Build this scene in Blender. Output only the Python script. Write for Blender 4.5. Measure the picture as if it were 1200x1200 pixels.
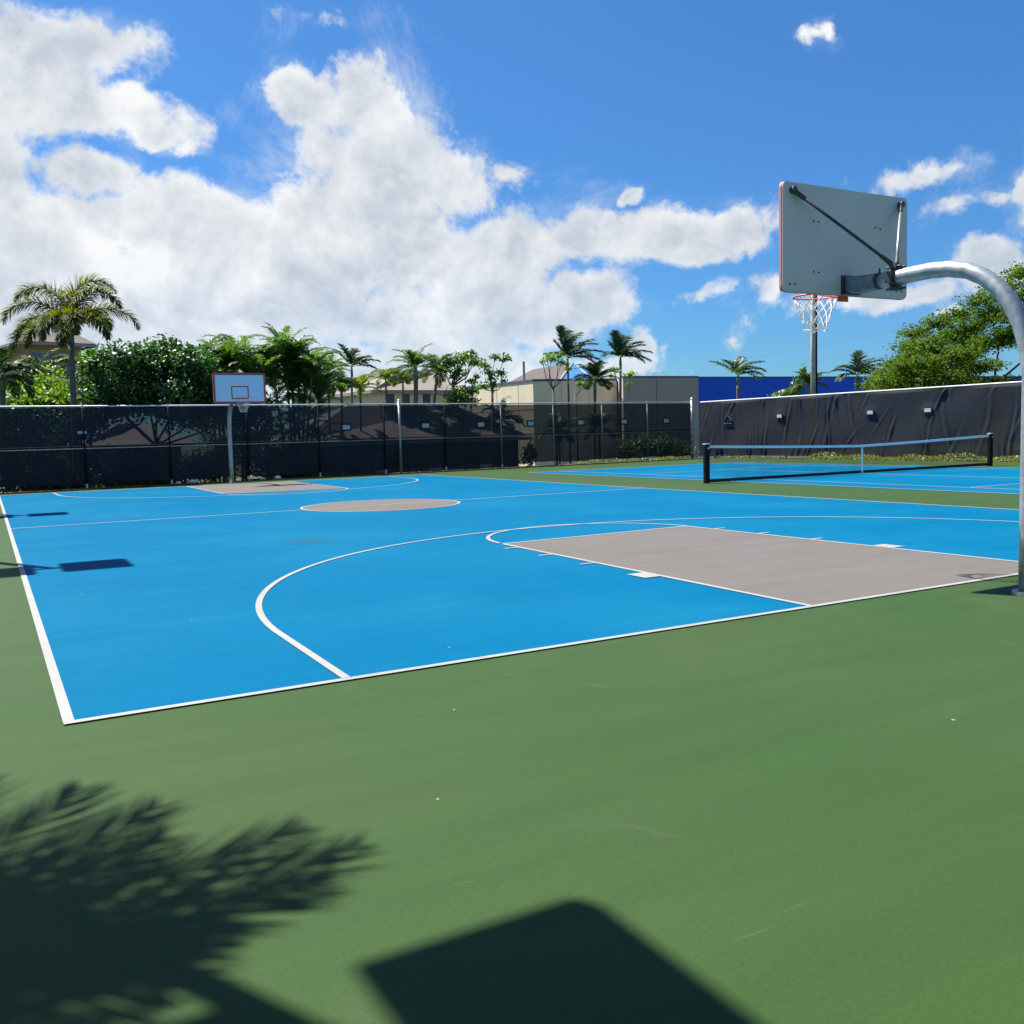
import bpy, bmesh, math, random
import numpy as np
from mathutils import Vector, Matrix
random.seed(7); RNG = np.random.default_rng(7)
sc = bpy.context.scene
for o in list(bpy.data.objects): bpy.data.objects.remove(o)
col = sc.collection
rad = math.radians

# ------------------------------------------------------------------ camera
CAM = np.array([-0.2836, -5.7438, 1.5622]); YAW, PITCH, ROLL, F = 0.506914, -0.082933, -0.027297, 1103.32
def cam_axes():
    f = np.array([math.sin(YAW)*math.cos(PITCH), math.cos(YAW)*math.cos(PITCH), math.sin(PITCH)])
    r = np.array([math.cos(YAW), -math.sin(YAW), 0]); u = np.cross(r, f)
    return r*math.cos(ROLL)+u*math.sin(ROLL), -r*math.sin(ROLL)+u*math.cos(ROLL), f
AR, AU, AF = cam_axes()
cd = bpy.data.cameras.new('camera'); cam = bpy.data.objects.new('camera', cd); col.objects.link(cam)
cd.sensor_width = 36; cd.lens = 36*F/1200; cd.clip_start = 0.05; cd.clip_end = 3000
M = Matrix(((AR[0], AU[0], -AF[0], CAM[0]), (AR[1], AU[1], -AF[1], CAM[1]), (AR[2], AU[2], -AF[2], CAM[2]), (0, 0, 0, 1)))
cam.matrix_world = M
sc.camera = cam
def at(u, v, d):           # a place in the world, given as bearing, height angle and distance from the viewpoint
    return CAM + d*(AF + AR*(u-600)/F + AU*(600-v)/F)

# ------------------------------------------------------------------ light and sky
SUN_EL, SUN_AZ = rad(58.9), rad(-26.6)      # azimuth from +Y, towards -X
sun_dir = Vector((math.sin(SUN_AZ)*math.cos(SUN_EL), math.cos(SUN_AZ)*math.cos(SUN_EL), math.sin(SUN_EL)))
sd = bpy.data.lights.new('sun', 'SUN'); sd.energy = 5.0; sd.angle = rad(0.65); sd.color = (1, .965, .90)
sun = bpy.data.objects.new('sun', sd); col.objects.link(sun)
sun.rotation_euler = sun_dir.to_track_quat('Z', 'Y').to_euler(); sun.location = (0, 0, 60)
sc.view_settings.view_transform = 'Standard'; sc.view_settings.look = 'None'; sc.view_settings.gamma = 1
sc.view_settings.exposure = 1.1
sc.render.engine = 'CYCLES'
sc.render.resolution_x = sc.render.resolution_y = 1024

class NT:
    """tiny node helper"""
    def __init__(s, tree): s.t = tree; s.n = tree.nodes; s.l = tree.links
    def node(s, typ, **kw):
        n = s.n.new(typ)
        for k, v in kw.items(): setattr(n, k, v)
        return n
    def put(s, sock, v):
        if isinstance(v, (int, float)): sock.default_value = v
        elif isinstance(v, (tuple, list)):
            v = tuple(v)
            sock.default_value = v+(1,) if (sock.type == 'RGBA' and len(v) == 3) else v
        else: s.l.new(v, sock)
    def m(s, op, a, b=0.0, c=0.0, clamp=False):
        n = s.node('ShaderNodeMath', operation=op, use_clamp=clamp)
        for i, x in enumerate((a, b, c)): s.put(n.inputs[i], x)
        return n.outputs[0]
    def v(s, op, a, b=(0, 0, 0), sc=None):
        n = s.node('ShaderNodeVectorMath', operation=op); s.put(n.inputs[0], a)
        if op not in ('LENGTH', 'NORMALIZE'): s.put(n.inputs[1], b)
        if sc is not None: s.put(n.inputs['Scale'], sc)
        return n.outputs['Value'] if op in ('LENGTH', 'DOT_PRODUCT') else n.outputs['Vector']
    def noise(s, vec, scale, detail=4, rough=.55, dist=0, out=0):
        n = s.node('ShaderNodeTexNoise')
        if vec is not None: s.l.new(vec, n.inputs['Vector'])
        n.inputs['Scale'].default_value = scale; n.inputs['Detail'].default_value = detail
        n.inputs['Roughness'].default_value = rough; n.inputs['Distortion'].default_value = dist
        return n.outputs[out]
    def mr(s, x, a, b, c=0.0, d=1.0, smooth=False):
        n = s.node('ShaderNodeMapRange'); n.interpolation_type = 'SMOOTHSTEP' if smooth else 'LINEAR'
        for i, q in enumerate((x, a, b, c, d)): s.put(n.inputs[i], q)
        return n.outputs[0]
    def mix(s, f, a, b, mode='MIX'):
        n = s.node('ShaderNodeMix', data_type='RGBA', blend_type=mode)
        s.put(n.inputs[0], f); s.put(n.inputs[6], a); s.put(n.inputs[7], b)
        return n.outputs[2]

CLOUDS = [(-24.21,20.15,4.59,1.75,0.90),(-25.57,18.23,4.50,2.18,1.00),(-21.42,17.64,4.15,1.65,1.00),(-19.29,16.56,2.25,1.06,1.00),(-27.07,13.83,2.81,3.95,1.00),(-22.47,14.62,3.46,1.62,1.00),(-25.25,10.56,6.25,3.28,1.00),(-19.52,12.63,4.97,2.23,1.00),(-15.40,12.11,5.67,2.75,1.00),(-17.48,8.11,13.97,3.53,1.00),(-25.50,6.55,8.36,3.15,1.00),(-8.72,9.61,10.97,3.61,1.00),(-6.31,7.15,10.12,2.96,1.00),(-11.72,19.11,2.41,1.78,1.00),(-8.33,18.78,3.69,2.15,1.00),(-7.95,16.14,5.20,3.36,1.00),(-3.50,14.78,3.78,1.93,1.00),(-8.58,12.93,5.46,2.56,1.00),(-12.64,19.70,1.67,0.84,1.00),(0.43,10.94,5.60,2.64,1.00),(-1.70,8.06,6.64,2.95,1.00),(5.02,11.73,3.03,2.13,1.00),(8.03,11.59,3.98,1.51,1.00),(13.43,11.62,2.78,1.67,1.00),(10.99,10.94,2.45,1.22,1.00),(4.94,8.11,4.31,2.21,1.00),(2.35,6.21,3.58,1.60,1.00),(6.82,13.81,1.20,0.65,0.90),(9.18,4.96,1.30,1.69,1.00),(7.65,3.87,3.03,1.00,1.00),(14.11,4.99,0.5,0.75,0.6),(18.50,20.71,0.75,0.55,0.42),(23.66,13.25,2.30,0.85,0.55),(24.23,11.37,1.5,0.6,0.5),(27.39,11.62,1.9,0.65,0.55),(26.84,8.03,3.04,1.40,1.00),(22.19,7.09,4.81,1.10,0.90),(15.56,7.71,1.52,0.95,0.6),(11.45,7.80,1.77,0.73,0.5),(24.37,5.69,1.91,0.68,0.90),(1.57,15.23,1.62,0.5,0.35),(-9.47,22.51,1.3,0.3,0.12),(5.38,4.35,2.04,0.91,0.60),(-7.45,3.67,13.16,2.52,1.00),(29.73,11.93,1.72,2.47,1.00),
  (-40,14,14,9,1),(-60,20,16,8,1),(50,10,12,4,1),(75,16,14,6,1),(120,15,20,7,1),(-110,18,22,8,1),(170,12,24,6,1)]
def build_world():
    w = bpy.data.worlds.new('World'); sc.world = w; w.use_nodes = True
    t = NT(w.node_tree); t.n.clear()
    sky = t.node('ShaderNodeTexSky', sky_type='NISHITA'); sky.sun_disc = False
    sky.sun_elevation = SUN_EL; sky.sun_rotation = SUN_AZ
    sky.air_density = 1.0; sky.dust_density = 0.3; sky.ozone_density = 2.0
    hs = t.node('ShaderNodeHueSaturation'); hs.inputs['Saturation'].default_value = 1.18; hs.inputs['Value'].default_value = 1.0
    hs.inputs['Hue'].default_value = 0.5
    t.l.new(sky.outputs[0], hs.inputs['Color'])
    tc = t.node('ShaderNodeTexCoord').outputs['Generated']
    Fh = (math.sin(YAW), math.cos(YAW), 0); Rh = (math.cos(YAW), -math.sin(YAW), 0)
    x = t.v('DOT_PRODUCT', tc, Rh); y = t.v('DOT_PRODUCT', tc, Fh)
    az = t.m('MULTIPLY', t.m('ARCTAN2', x, y), 57.2958)
    sep = t.node('ShaderNodeSeparateXYZ'); t.l.new(tc, sep.inputs[0])
    el = t.m('MULTIPLY', t.m('ARCSINE', sep.outputs[2]), 57.2958)
    cmb = t.node('ShaderNodeCombineXYZ'); t.l.new(az, cmb.inputs[0]); t.l.new(el, cmb.inputs[1])
    # warp the coordinates for ragged outlines
    wn = t.noise(tc, 9, 5, .6, out=1)
    wv = t.v('MULTIPLY', t.v('SUBTRACT', wn, (.5, .5, .5)), (9, 4.5, 0))
    P = t.v('ADD', cmb.outputs[0], wv)
    field = None
    for (a, e, ra, re, s) in CLOUDS:
        q = t.v('MULTIPLY', t.v('SUBTRACT', P, (a, e, 0)), (1/(ra*1.12), 1/(re*1.12), 0))
        d = t.m('MULTIPLY', t.m('SUBTRACT', 1.0, t.v('LENGTH', q)), s)
        if field is None: field = d
        else:
            field = t.m('SMOOTH_MAX', field, d, 0.18)
    n1 = t.noise(tc, 19, 12, .66, .3)
    n2 = t.noise(tc, 5.0, 3, .5)
    D = t.m('ADD', t.m('MULTIPLY', field, 1.0), t.m('MULTIPLY', t.m('SUBTRACT', n1, .5), 1.5))
    D = t.m('ADD', D, t.m('MULTIPLY', t.m('SUBTRACT', n2, .5), .5))
    def billow(vec, scale):        # rounded cauliflower heads
        vn = t.node('ShaderNodeTexVoronoi'); vn.feature = 'F1'; vn.inputs['Scale'].default_value = scale; t.l.new(vec, vn.inputs['Vector']); return vn.outputs['Distance']
    wrp = t.v('ADD', tc, t.v('MULTIPLY', t.v('SUBTRACT', t.noise(tc, 14, 4, .6, out=1), (.5, .5, .5)), (.05, .05, .05)))
    bl = billow(wrp, 15)
    D = t.m('ADD', D, t.m('MULTIPLY', t.m('SUBTRACT', .50, bl), .55))
    alpha = t.mr(D, -.02, .42, 0, 1, True)
    wisp = t.m('ADD', t.m('MULTIPLY', field, .75), t.m('MULTIPLY', t.m('SUBTRACT', t.noise(tc, 8, 9, .7, 1.2), .46), 2.3))
    alpha = t.m('MAXIMUM', alpha, t.m('MULTIPLY', t.mr(wisp, -.05, .9, 0, 1, True), .50))
    # light and dark of the cloud bodies: relief of the same billows, lit from the sun's side
    off = tuple(v*0.022 for v in sun_dir)
    tc2 = t.v('ADD', tc, off); off3 = tuple(v*0.009 for v in sun_dir); tc3 = t.v('ADD', tc, off3)
    r3 = t.m('SUBTRACT', t.noise(tc, 30, 6, .6, .3), t.noise(tc3, 30, 6, .6, .3))
    r1 = t.m('SUBTRACT', t.noise(tc, 11, 7, .55, .3), t.noise(tc2, 11, 7, .55, .3))
    big = t.noise(tc, 4.2, 4, .5, .6)
    shade = t.m('ADD', t.m('ADD', t.m('MULTIPLY', r1, 1.7), t.m('MULTIPLY', r3, .6)), t.mr(big, .35, .62, .12, -.26, True))
    bl2 = billow(t.v('ADD', wrp, tuple(v*.012 for v in sun_dir)), 15)
    shade = t.m('ADD', shade, t.m('MULTIPLY', t.m('SUBTRACT', bl2, bl), .55))
    edge = t.mr(D, .15, 1.15, .20, -.12, True)
    lum = t.m('ADD', t.m('ADD', shade, edge), .80)
    lum = t.mr(lum, .35, 1.1, 0, 1)
    ccol = t.mix(lum, (5.3, 5.9, 6.7), (8.9, 9.0, 9.1))
    horizon = t.mr(el, 0, 26, 1, 0)
    base = t.v('MULTIPLY', hs.outputs[0], t.mix(horizon, (.66, 1.03, 1.32), (.34, .72, 1.14)))
    ca = t.m('MULTIPLY', t.m('MULTIPLY', alpha, t.mr(el, -1, 2, .3, 1)), t.mr(el, 1, 11, .74, 1))
    final = t.mix(ca, base, ccol)
    bg = t.node('ShaderNodeBackground'); t.l.new(final, bg.inputs[0]); bg.inputs[1].default_value = 0.05
    out = t.node('ShaderNodeOutputWorld'); t.l.new(bg.outputs[0], out.inputs[0])
    w.cycles.sampling_method = 'MANUAL'; w.cycles.sample_map_resolution = 512
build_world()

# ------------------------------------------------------------------ materials
def newmat(name):
    m = bpy.data.materials.new(name); m.use_nodes = True; t = NT(m.node_tree)
    return m, t, t.n['Principled BSDF']
def simple(name, colr, rough=.6, metal=0, var=.12, scale=3, bump=0, bscale=60, spec=.5, detail=4):
    m, t, b = newmat(name)
    tc = t.node('ShaderNodeTexCoord').outputs['Object']
    n = t.noise(tc, scale, detail)
    k = t.mr(n, .3, .7, 1-var, 1+var)
    c = t.v('SCALE', tuple(colr), sc=k)
    t.l.new(c, b.inputs['Base Color'])
    b.inputs['Roughness'].default_value = rough; b.inputs['Metallic'].default_value = metal
    b.inputs['Specular IOR Level'].default_value = spec
    if bump:
        bn = t.node('ShaderNodeBump'); bn.inputs['Strength'].default_value = bump; bn.inputs['Distance'].default_value = .01
        t.l.new(t.noise(tc, bscale, 3), bn.inputs['Height']); t.l.new(bn.outputs[0], b.inputs['Normal'])
    return m
def paint(name, colr, worn, rough=.62, speck=.5, spec=.12, stain=None, scuff=.30):
    """acrylic court paint: squeegee streaks, dull patches, grit and pale specks"""
    m, t, b = newmat(name)
    pos = t.node('ShaderNodeNewGeometry').outputs['Position']
    mp = t.node('ShaderNodeMapping'); t.l.new(pos, mp.inputs[0]); mp.inputs['Scale'].default_value = (.35, 2.6, 1); mp.inputs['Rotation'].default_value = (0, 0, .05)
    streak = t.noise(mp.outputs[0], 1.3, 6, .6)
    blot = t.noise(pos, .35, 4, .5, .4)
    fine = t.noise(pos, 55, 3, .6)
    k = t.m('MULTIPLY', t.mr(streak, .3, .7, .93, 1.07), t.mr(fine, .25, .75, .89, 1.11))
    c = t.v('SCALE', t.mix(t.mr(blot, .38, .72, 0, .55, True), tuple(colr), tuple(worn)), sc=k)
    # dull dirty scuffs with a shape of their own
    sc1 = t.noise(pos, .9, 8, .7, 1.2)
    c = t.mix(t.mr(sc1, .60, .74, 0, scuff, True), c, (.085, .085, .078))
    mp2 = t.node('ShaderNodeMapping'); t.l.new(pos, mp2.inputs[0]); mp2.inputs['Scale'].default_value = (1.0, 26, 1); mp2.inputs['Rotation'].default_value = (0, 0, .35)
    scr = t.noise(mp2.outputs[0], 2.2, 2, .5, .6)
    c = t.mix(t.mr(scr, .72, .77, 0, .10, True), c, (.22, .24, .21))
    vor = t.node('ShaderNodeTexVoronoi'); vor.feature = 'F1'; t.l.new(pos, vor.inputs['Vector']); vor.inputs['Scale'].default_value = 2.2
    sp = t.mr(t.m('ADD', vor.outputs['Distance'], t.m('MULTIPLY', vor.outputs['Color'], .03)), .030, .042, speck, 0)
    c = t.mix(sp, c, (.5, .52, .5))
    if stain:
        dd = t.v('LENGTH', t.v('MULTIPLY', t.v('ADD', t.v('SUBTRACT', pos, stain), t.v('MULTIPLY', t.v('SUBTRACT', t.noise(pos, 3, 4, .6, out=1), (.5, .5, .5)), (.5, .5, 0))), (1.9, 1.5, 0)))
        c = t.mix(t.mr(dd, .25, 1.0, .55, 0, True), c, (.022, .075, .105))
    t.l.new(c, b.inputs['Base Color'])
    t.l.new(t.mr(blot, .3, .7, rough-.07, rough+.08), b.inputs['Roughness']); b.inputs['Specular IOR Level'].default_value = spec
    bn = t.node('ShaderNodeBump'); bn.inputs['Strength'].default_value = .35; bn.inputs['Distance'].default_value = .002
    t.l.new(t.noise(pos, 420, 2, .7), bn.inputs['Height']); t.l.new(bn.outputs[0], b.inputs['Normal'])
    return m
def leafmat(name, ca, cb, trans=.35, rough=.42, tcol=None, spec=.4):
    m, t, b = newmat(name)
    g = t.node('ShaderNodeNewGeometry'); isl = g.outputs['Random Per Island']
    n = t.noise(g.outputs['Position'], .8, 3)
    f = t.m('ADD', t.m('MULTIPLY', isl, .6), t.mr(n, .3, .7, 0, .4), clamp=True)
    c = t.mix(f, tuple(ca), tuple(cb))
    t.l.new(c, b.inputs['Base Color']); b.inputs['Roughness'].default_value = rough; b.inputs['Specular IOR Level'].default_value = spec
    tr = t.node('ShaderNodeBsdfTranslucent')
    t.l.new(t.mix(1.0, c, tcol or (1.9, 2.1, .6), 'MULTIPLY'), tr.inputs[0])
    mx = t.node('ShaderNodeMixShader'); mx.inputs[0].default_value = trans
    t.l.new(b.outputs[0], mx.inputs[1]); t.l.new(tr.outputs[0], mx.inputs[2])
    t.l.new(mx.outputs[0], t.n['Material Output'].inputs[0])
    return m
def screenmat(name, colr, seethru, crease=False):
    """woven mesh windscreen: lets a share of what is behind show through"""
    m, t, b = newmat(name)
    pos = t.node('ShaderNodeNewGeometry').outputs['Position']
    n = t.noise(pos, .9, 5, .6)
    t.l.new(t.v('SCALE', tuple(colr), sc=t.mr(n, .3, .7, .8, 1.25)), b.inputs['Base Color'])
    b.inputs['Roughness'].default_value = .75; b.inputs['Specular IOR Level'].default_value = .25
    tp = t.node('ShaderNodeBsdfTransparent')
    mx = t.node('ShaderNodeMixShader'); t.l.new(t.mr(n, .3, .7, seethru*.85, seethru*1.15), mx.inputs[0])
    t.l.new(b.outputs[0], mx.inputs[1]); t.l.new(tp.outputs[0], mx.inputs[2])
    t.l.new(mx.outputs[0], t.n['Material Output'].inputs[0])
    return m
def shingle(name, colr, s=1.0):
    m, t, b = newmat(name)
    tc = t.node('ShaderNodeTexCoord').outputs['Object']
    sep = t.node('ShaderNodeSeparateXYZ'); t.l.new(tc, sep.inputs[0])
    course = t.m('FRACT', t.m('MULTIPLY', sep.outputs[2], 6*s))
    n = t.noise(tc, 6, 5, .7); n2 = t.noise(tc, .6, 3)
    k = t.m('MULTIPLY', t.mr(n, .3, .7, .75, 1.25), t.mr(n2, .3, .7, .85, 1.15))
    k = t.m('MULTIPLY', k, t.mr(course, 0, .18, .6, 1))
    t.l.new(t.v('SCALE', tuple(colr), sc=k), b.inputs['Base Color']); b.inputs['Roughness'].default_value = .85
    return m
MT = {}
MT['green'] = paint('green_court_paint', (.0315, .0680, .0172), (.043, .070, .0255), spec=.10)
MT['blue'] = paint('blue_court_paint', (.0006, .102, .208), (.008, .128, .222), speck=.3, spec=.02, scuff=.10, stain=(4.0, 8.4, 0))
MT['grey'] = paint('grey_key_paint', (.132, .118, .107), (.114, .103, .094), rough=.7, speck=.15)
def linepaint():
    m, t, b = newmat('white_line_paint'); pos = t.node('ShaderNodeNewGeometry').outputs['Position']
    n = t.noise(pos, 7, 9, .75, .5); n2 = t.noise(pos, .8, 3); n3 = t.noise(pos, 90, 3, .7)
    c = t.mix(t.mr(n2, .3, .7, 0, 1), (.315, .312, .300), (.265, .260, .245))
    c = t.mix(t.mr(n, .56, .70, 0, .45, True), c, (.13, .135, .13)); c = t.mix(t.mr(n3, .62, .72, 0, .4, True), c, (.12, .135, .14))
    t.l.new(c, b.inputs['Base Color']); b.inputs['Roughness'].default_value = .65; b.inputs['Specular IOR Level'].default_value = .2; return m
MT['line'] = linepaint()
MT['soil'] = simple('reddish_soil', (.10, .055, .035), .95, var=.4, scale=5, bump=.6)
MT['land'] = simple('dry_lawn', (.040, .050, .020), .95, var=.4, scale=.7, bump=.5)
MT['galv'] = simple('galvanised_steel', (.36, .38, .39), .45, .55, var=.25, scale=14, bump=.08, bscale=80)
MT['railm'] = simple('fence_rail_steel', (.62, .63, .64), .5, .25, var=.1)
MT['darkpost'] = simple('dark_post', (.008, .009, .011), .7, .0, var=.2, spec=.15)
MT['darkmetal'] = simple('dark_cast_metal', (.055, .062, .066), .5, .3, var=.3, scale=20)
MT['horn'] = simple('weathered_grey_steel', (.20, .22, .235), .5, .5, var=.35, scale=12, bump=.1)
MT['boardback'] = simple('grey_board_back', (.60, .605, .60), .6, 0, var=.05, scale=1.6)
MT['boardfront'] = simple('white_board_face', (.60, .80, .94), .35, 0, var=.03)
MT['red'] = simple('red_board_paint', (.52, .055, .045), .45, var=.12, scale=8)
MT['pinkred'] = simple('sun_faded_red_edge', (.62, .23, .22), .5, var=.1)
MT['orange'] = simple('orange_red_rim_paint', (.60, .09, .05), .45, var=.15, scale=20)
MT['rope'] = simple('white_net_rope', (.78, .76, .72), .8, var=.1)
MT['black'] = simple('black_powder_coat', (.004, .0045, .006), .6, var=.2, spec=.2)
MT['blackband'] = simple('black_net_hem', (.015, .016, .02), .8)
MT['band'] = simple('white_net_tape', (.86, .93, .92), .75, var=.05)
MT['netmesh'] = screenmat('black_tennis_netting', (.015, .017, .02), .80)
MT['screen'] = screenmat('black_mesh_windscreen', (.016, .019, .028), .11)
MT['screen2'] = screenmat('charcoal_mesh_windscreen', (.0145, .0175, .0205), .05)
MT['patch'] = simple('painted_vent_brightness', (.42, .43, .45), .8, var=.06)  # pale tone stands for brightness showing through the vent openings
MT['patchdark'] = simple('black_vent_binding', (.008, .008, .012), .8)
MT['beige'] = simple('beige_stucco', (.80, .70, .48), .9, var=.06, scale=1.2, bump=.2)
MT['taupe'] = simple('taupe_stucco', (.42, .36, .30), .9, var=.05, scale=1.2, bump=.2)
MT['bluewall'] = simple('royal_blue_wall', (.002, .105, .70), .7, var=.05)
MT['coping'] = simple('slate_coping', (.09, .11, .15), .7)
MT['darkwall'] = simple('dark_brown_wall', (.06, .055, .05), .9)
MT['yellowwall'] = simple('ochre_wall', (.36, .27, .13), .9)
MT['glass'] = simple('window_glass', (.10, .13, .16), .1, 0, var=.1)
MT['fascia'] = simple('light_fascia', (.30, .30, .30), .7)
MT['shingle'] = shingle('grey_brown_shingles', (.17, .14, .135))
MT['tanroof'] = shingle('tan_shingles', (.21, .175, .14))
MT['brownroof'] = shingle('brown_shingles', (.075, .055, .045))
MT['bluemetal'] = simple('blue_roof_panel', (.05, .20, .55), .4, var=.25, scale=2)
MT['bark'] = simple('grey_brown_bark', (.12, .10, .08), .9, var=.3, scale=5, bump=.5, bscale=20)
MT['palmtrunk'] = simple('ringed_palm_trunk', (.15, .135, .12), .85, var=.3, scale=6, bump=.4, bscale=14)
MT['shaft'] = simple('green_crownshaft', (.17, .24, .12), .5)
MT['woodpole'] = simple('weathered_wood_pole', (.56, .46, .35), .85, var=.2, scale=4, bump=.3)
MT['wire'] = simple('grey_cable', (.16, .18, .2), .6)
MT['stone'] = simple('pale_stone', (.60, .57, .52), .9, var=.15, bump=.3)
MT['palmleaf'] = leafmat('palm_leaf', (.030, .062, .016), (.075, .115, .028), .30)
MT['foxtail'] = leafmat('foxtail_palm_leaf', (.042, .080, .015), (.145, .150, .026), .42, rough=.6, spec=.2, tcol=(2.1, 2.0, .45))
MT['palmdark'] = leafmat('wind_blown_palm_leaf', (.022, .046, .018), (.045, .085, .030), .16, rough=.6, spec=.2)
MT['areca'] = leafmat('areca_palm_leaf', (.034, .090, .018), (.105, .175, .035), .42)
MT['yellowpalm'] = leafmat('yellow_green_palm_leaf', (.06, .12, .015), (.17, .21, .03), .4)
MT['glossy'] = leafmat('glossy_dark_leaf', (.014, .050, .008), (.044, .120, .018), .30, rough=.46, spec=.5)
MT['bright'] = leafmat('bright_green_leaf', (.09, .17, .012), (.20, .29, .03), .45)
MT['plumeria'] = leafmat('plumeria_leaf', (.055, .12, .022), (.13, .20, .045), .38)
MT['monkeypod'] = leafmat('spreading_tree_leaf', (.034, .078, .009), (.105, .175, .016), .42, rough=.6, spec=.2, tcol=(2.0, 1.9, .4))
MT['shrub'] = leafmat('shrub_leaf', (.030, .065, .018), (.075, .12, .035), .35)
MT['cover'] = leafmat('ground_cover_leaf', (.11, .15, .035), (.26, .27, .085), .3)

# ------------------------------------------------------------------ mesh helpers
class MB:
    def __init__(s): s.v = []; s.f = []
    def add(s, vs, fs):
        k = len(s.v); s.v.extend([tuple(map(float, x)) for x in vs]); s.f.extend([tuple(i+k for i in f) for f in fs]); return s
    def box(s, c, d, rz=0, bev=0):
        hx, hy, hz = d[0]/2, d[1]/2, d[2]/2; cr, sr = math.cos(rz), math.sin(rz); vs = []
        for x, y, z in ((-1,-1,-1),(1,-1,-1),(1,1,-1),(-1,1,-1),(-1,-1,1),(1,-1,1),(1,1,1),(-1,1,1)):
            X, Y = x*hx, y*hy; vs.append((c[0]+X*cr-Y*sr, c[1]+X*sr+Y*cr, c[2]+z*hz))
        return s.add(vs, ((0,3,2,1),(4,5,6,7),(0,1,5,4),(1,2,6,5),(2,3,7,6),(3,0,4,7)))
    def tube(s, pts, r, n=10, cap=True):
        pts = [Vector(p) for p in pts]; rs = r if isinstance(r, (list, tuple)) else [r]*len(pts)
        k = len(s.v); ref = None
        for i, p in enumerate(pts):
            t = (pts[min(i+1, len(pts)-1)]-pts[max(i-1, 0)]).normalized()
            if ref is None:
                ref = t.orthogonal().normalized()
            ref = (ref - t*ref.dot(t)).normalized(); b = t.cross(ref)
            for j in range(n):
                a = 2*math.pi*j/n; q = p+(ref*math.cos(a)+b*math.sin(a))*rs[i]; s.v.append(tuple(q))
        for i in range(len(pts)-1):
            for j in range(n):
                a, b2 = k+i*n+j, k+i*n+(j+1) % n; s.f.append((a, b2, b2+n, a+n))
        if cap: s.f.append(tuple(range(k+n-1, k-1, -1))); e = k+(len(pts)-1)*n; s.f.append(tuple(range(e, e+n)))
        return s
    def prism(s, poly, z0, z1):      # poly counter-clockwise
        n = len(poly); vs = [(p[0], p[1], z0) for p in poly]+[(p[0], p[1], z1) for p in poly]
        return s.add(vs, [tuple(range(n-1, -1, -1)), tuple(range(n, 2*n))]+[(i, (i+1) % n, (i+1) % n+n, i+n) for i in range(n)])
    def sheet(s, poly, z): n = len(poly); return s.add([(p[0], p[1], z) for p in poly], [tuple(range(n))])
    def build(s, name, mat, parent=None, smooth=False):
        me = bpy.data.meshes.new(name); me.from_pydata(s.v, [], s.f); me.materials.append(mat)
        if smooth: me.polygons.foreach_set('use_smooth', [True]*len(me.polygons))
        me.update(); o = bpy.data.objects.new(name, me); col.objects.link(o)
        if parent: o.parent = parent
        return o
def tag(o, label=None, cat=None, group=None, kind=None):
    if label: o['label'] = label
    if cat: o['category'] = cat
    if group: o['group'] = group
    if kind: o['kind'] = kind
    return o
def empty(name, loc=(0, 0, 0), rz=0):
    o = bpy.data.objects.new(name, None); col.objects.link(o); o.location = [float(x) for x in loc]; o.rotation_euler = (0, 0, rz); o.empty_display_size = .3
    return o
def bevel(o, w=.006, seg=2):
    md = o.modifiers.new('bevel', 'BEVEL'); md.width = w; md.segments = seg; md.limit_method = 'ANGLE'; return o
def struct(o): o['kind'] = 'structure'; return o
def quads(name, V, mat, parent=None):
    """V: (n,4,3) array of separate quads"""
    n = len(V); me = bpy.data.meshes.new(name)
    me.vertices.add(n*4); me.vertices.foreach_set('co', np.ascontiguousarray(V, dtype=np.float32).ravel())
    me.loops.add(n*4); me.loops.foreach_set('vertex_index', np.arange(n*4, dtype=np.int32))
    me.polygons.add(n); me.polygons.foreach_set('loop_start', np.arange(0, n*4, 4, dtype=np.int32)); me.polygons.foreach_set('loop_total', np.full(n, 4, dtype=np.int32))
    me.materials.append(mat); me.update(calc_edges=True); me.validate()
    o = bpy.data.objects.new(name, me); col.objects.link(o)
    if parent: o.parent = parent
    return o

# ------------------------------------------------------------------ ground and courts
def ground_height(x, y):
    fy = 31.6+.068*x
    d = max(y-fy-1.0, -8-x)
    if d <= 0: return -.03
    return -.03-1.55*min(d/5.0, 1)**.8
def make_ground():
    xs = sorted(set([-400, -200, -100, -60, -40, -30]+[-25+i*1.6 for i in range(60)]+[75, 85, 100, 130, 180, 260, 400]))
    ys = sorted(set([-300, -100, -40, -20]+[-10+i*1.6 for i in range(55)]+[82, 90, 100, 115, 140, 180, 260, 400, 700]))
    b = MB(); vs = [(x, y, ground_height(x, y)) for y in ys for x in xs]; nx = len(xs)
    fs = [(j*nx+i, j*nx+i+1, (j+1)*nx+i+1, (j+1)*nx+i) for j in range(len(ys)-1) for i in range(nx-1)]
    b.add(vs, fs); struct(b.build('ground', MT['land'], smooth=True))
make_ground()
FY = lambda x: 31.42+.067*x         # line of the back fence
FX = lambda y: 33.62-.012*(y-15)    # line of the right fence
b = MB(); b.sheet([(-7.5, -14), (34.6, -14), (FX(33)+1.2, FY(34)+.6), (-7.5, FY(-7.5)+.6)], -.012); struct(b.build('soil_border', MT['soil']))
b = MB(); b.sheet([(-7, -13), (FX(-13)-.55, -13), (FX(33)-.55, FY(33)-.45), (-7, FY(-7)-.45)], 0); struct(b.build('court_apron', MT['green']))
W, L = 15.24, 29.3
lw = .060
b = MB(); b.sheet([(0.0, 0), (15.36, 0), (15.14, L/2), (15.14, L), (0, L)], .004); struct(b.build('basketball_court_surface', MT['blue']))
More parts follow.
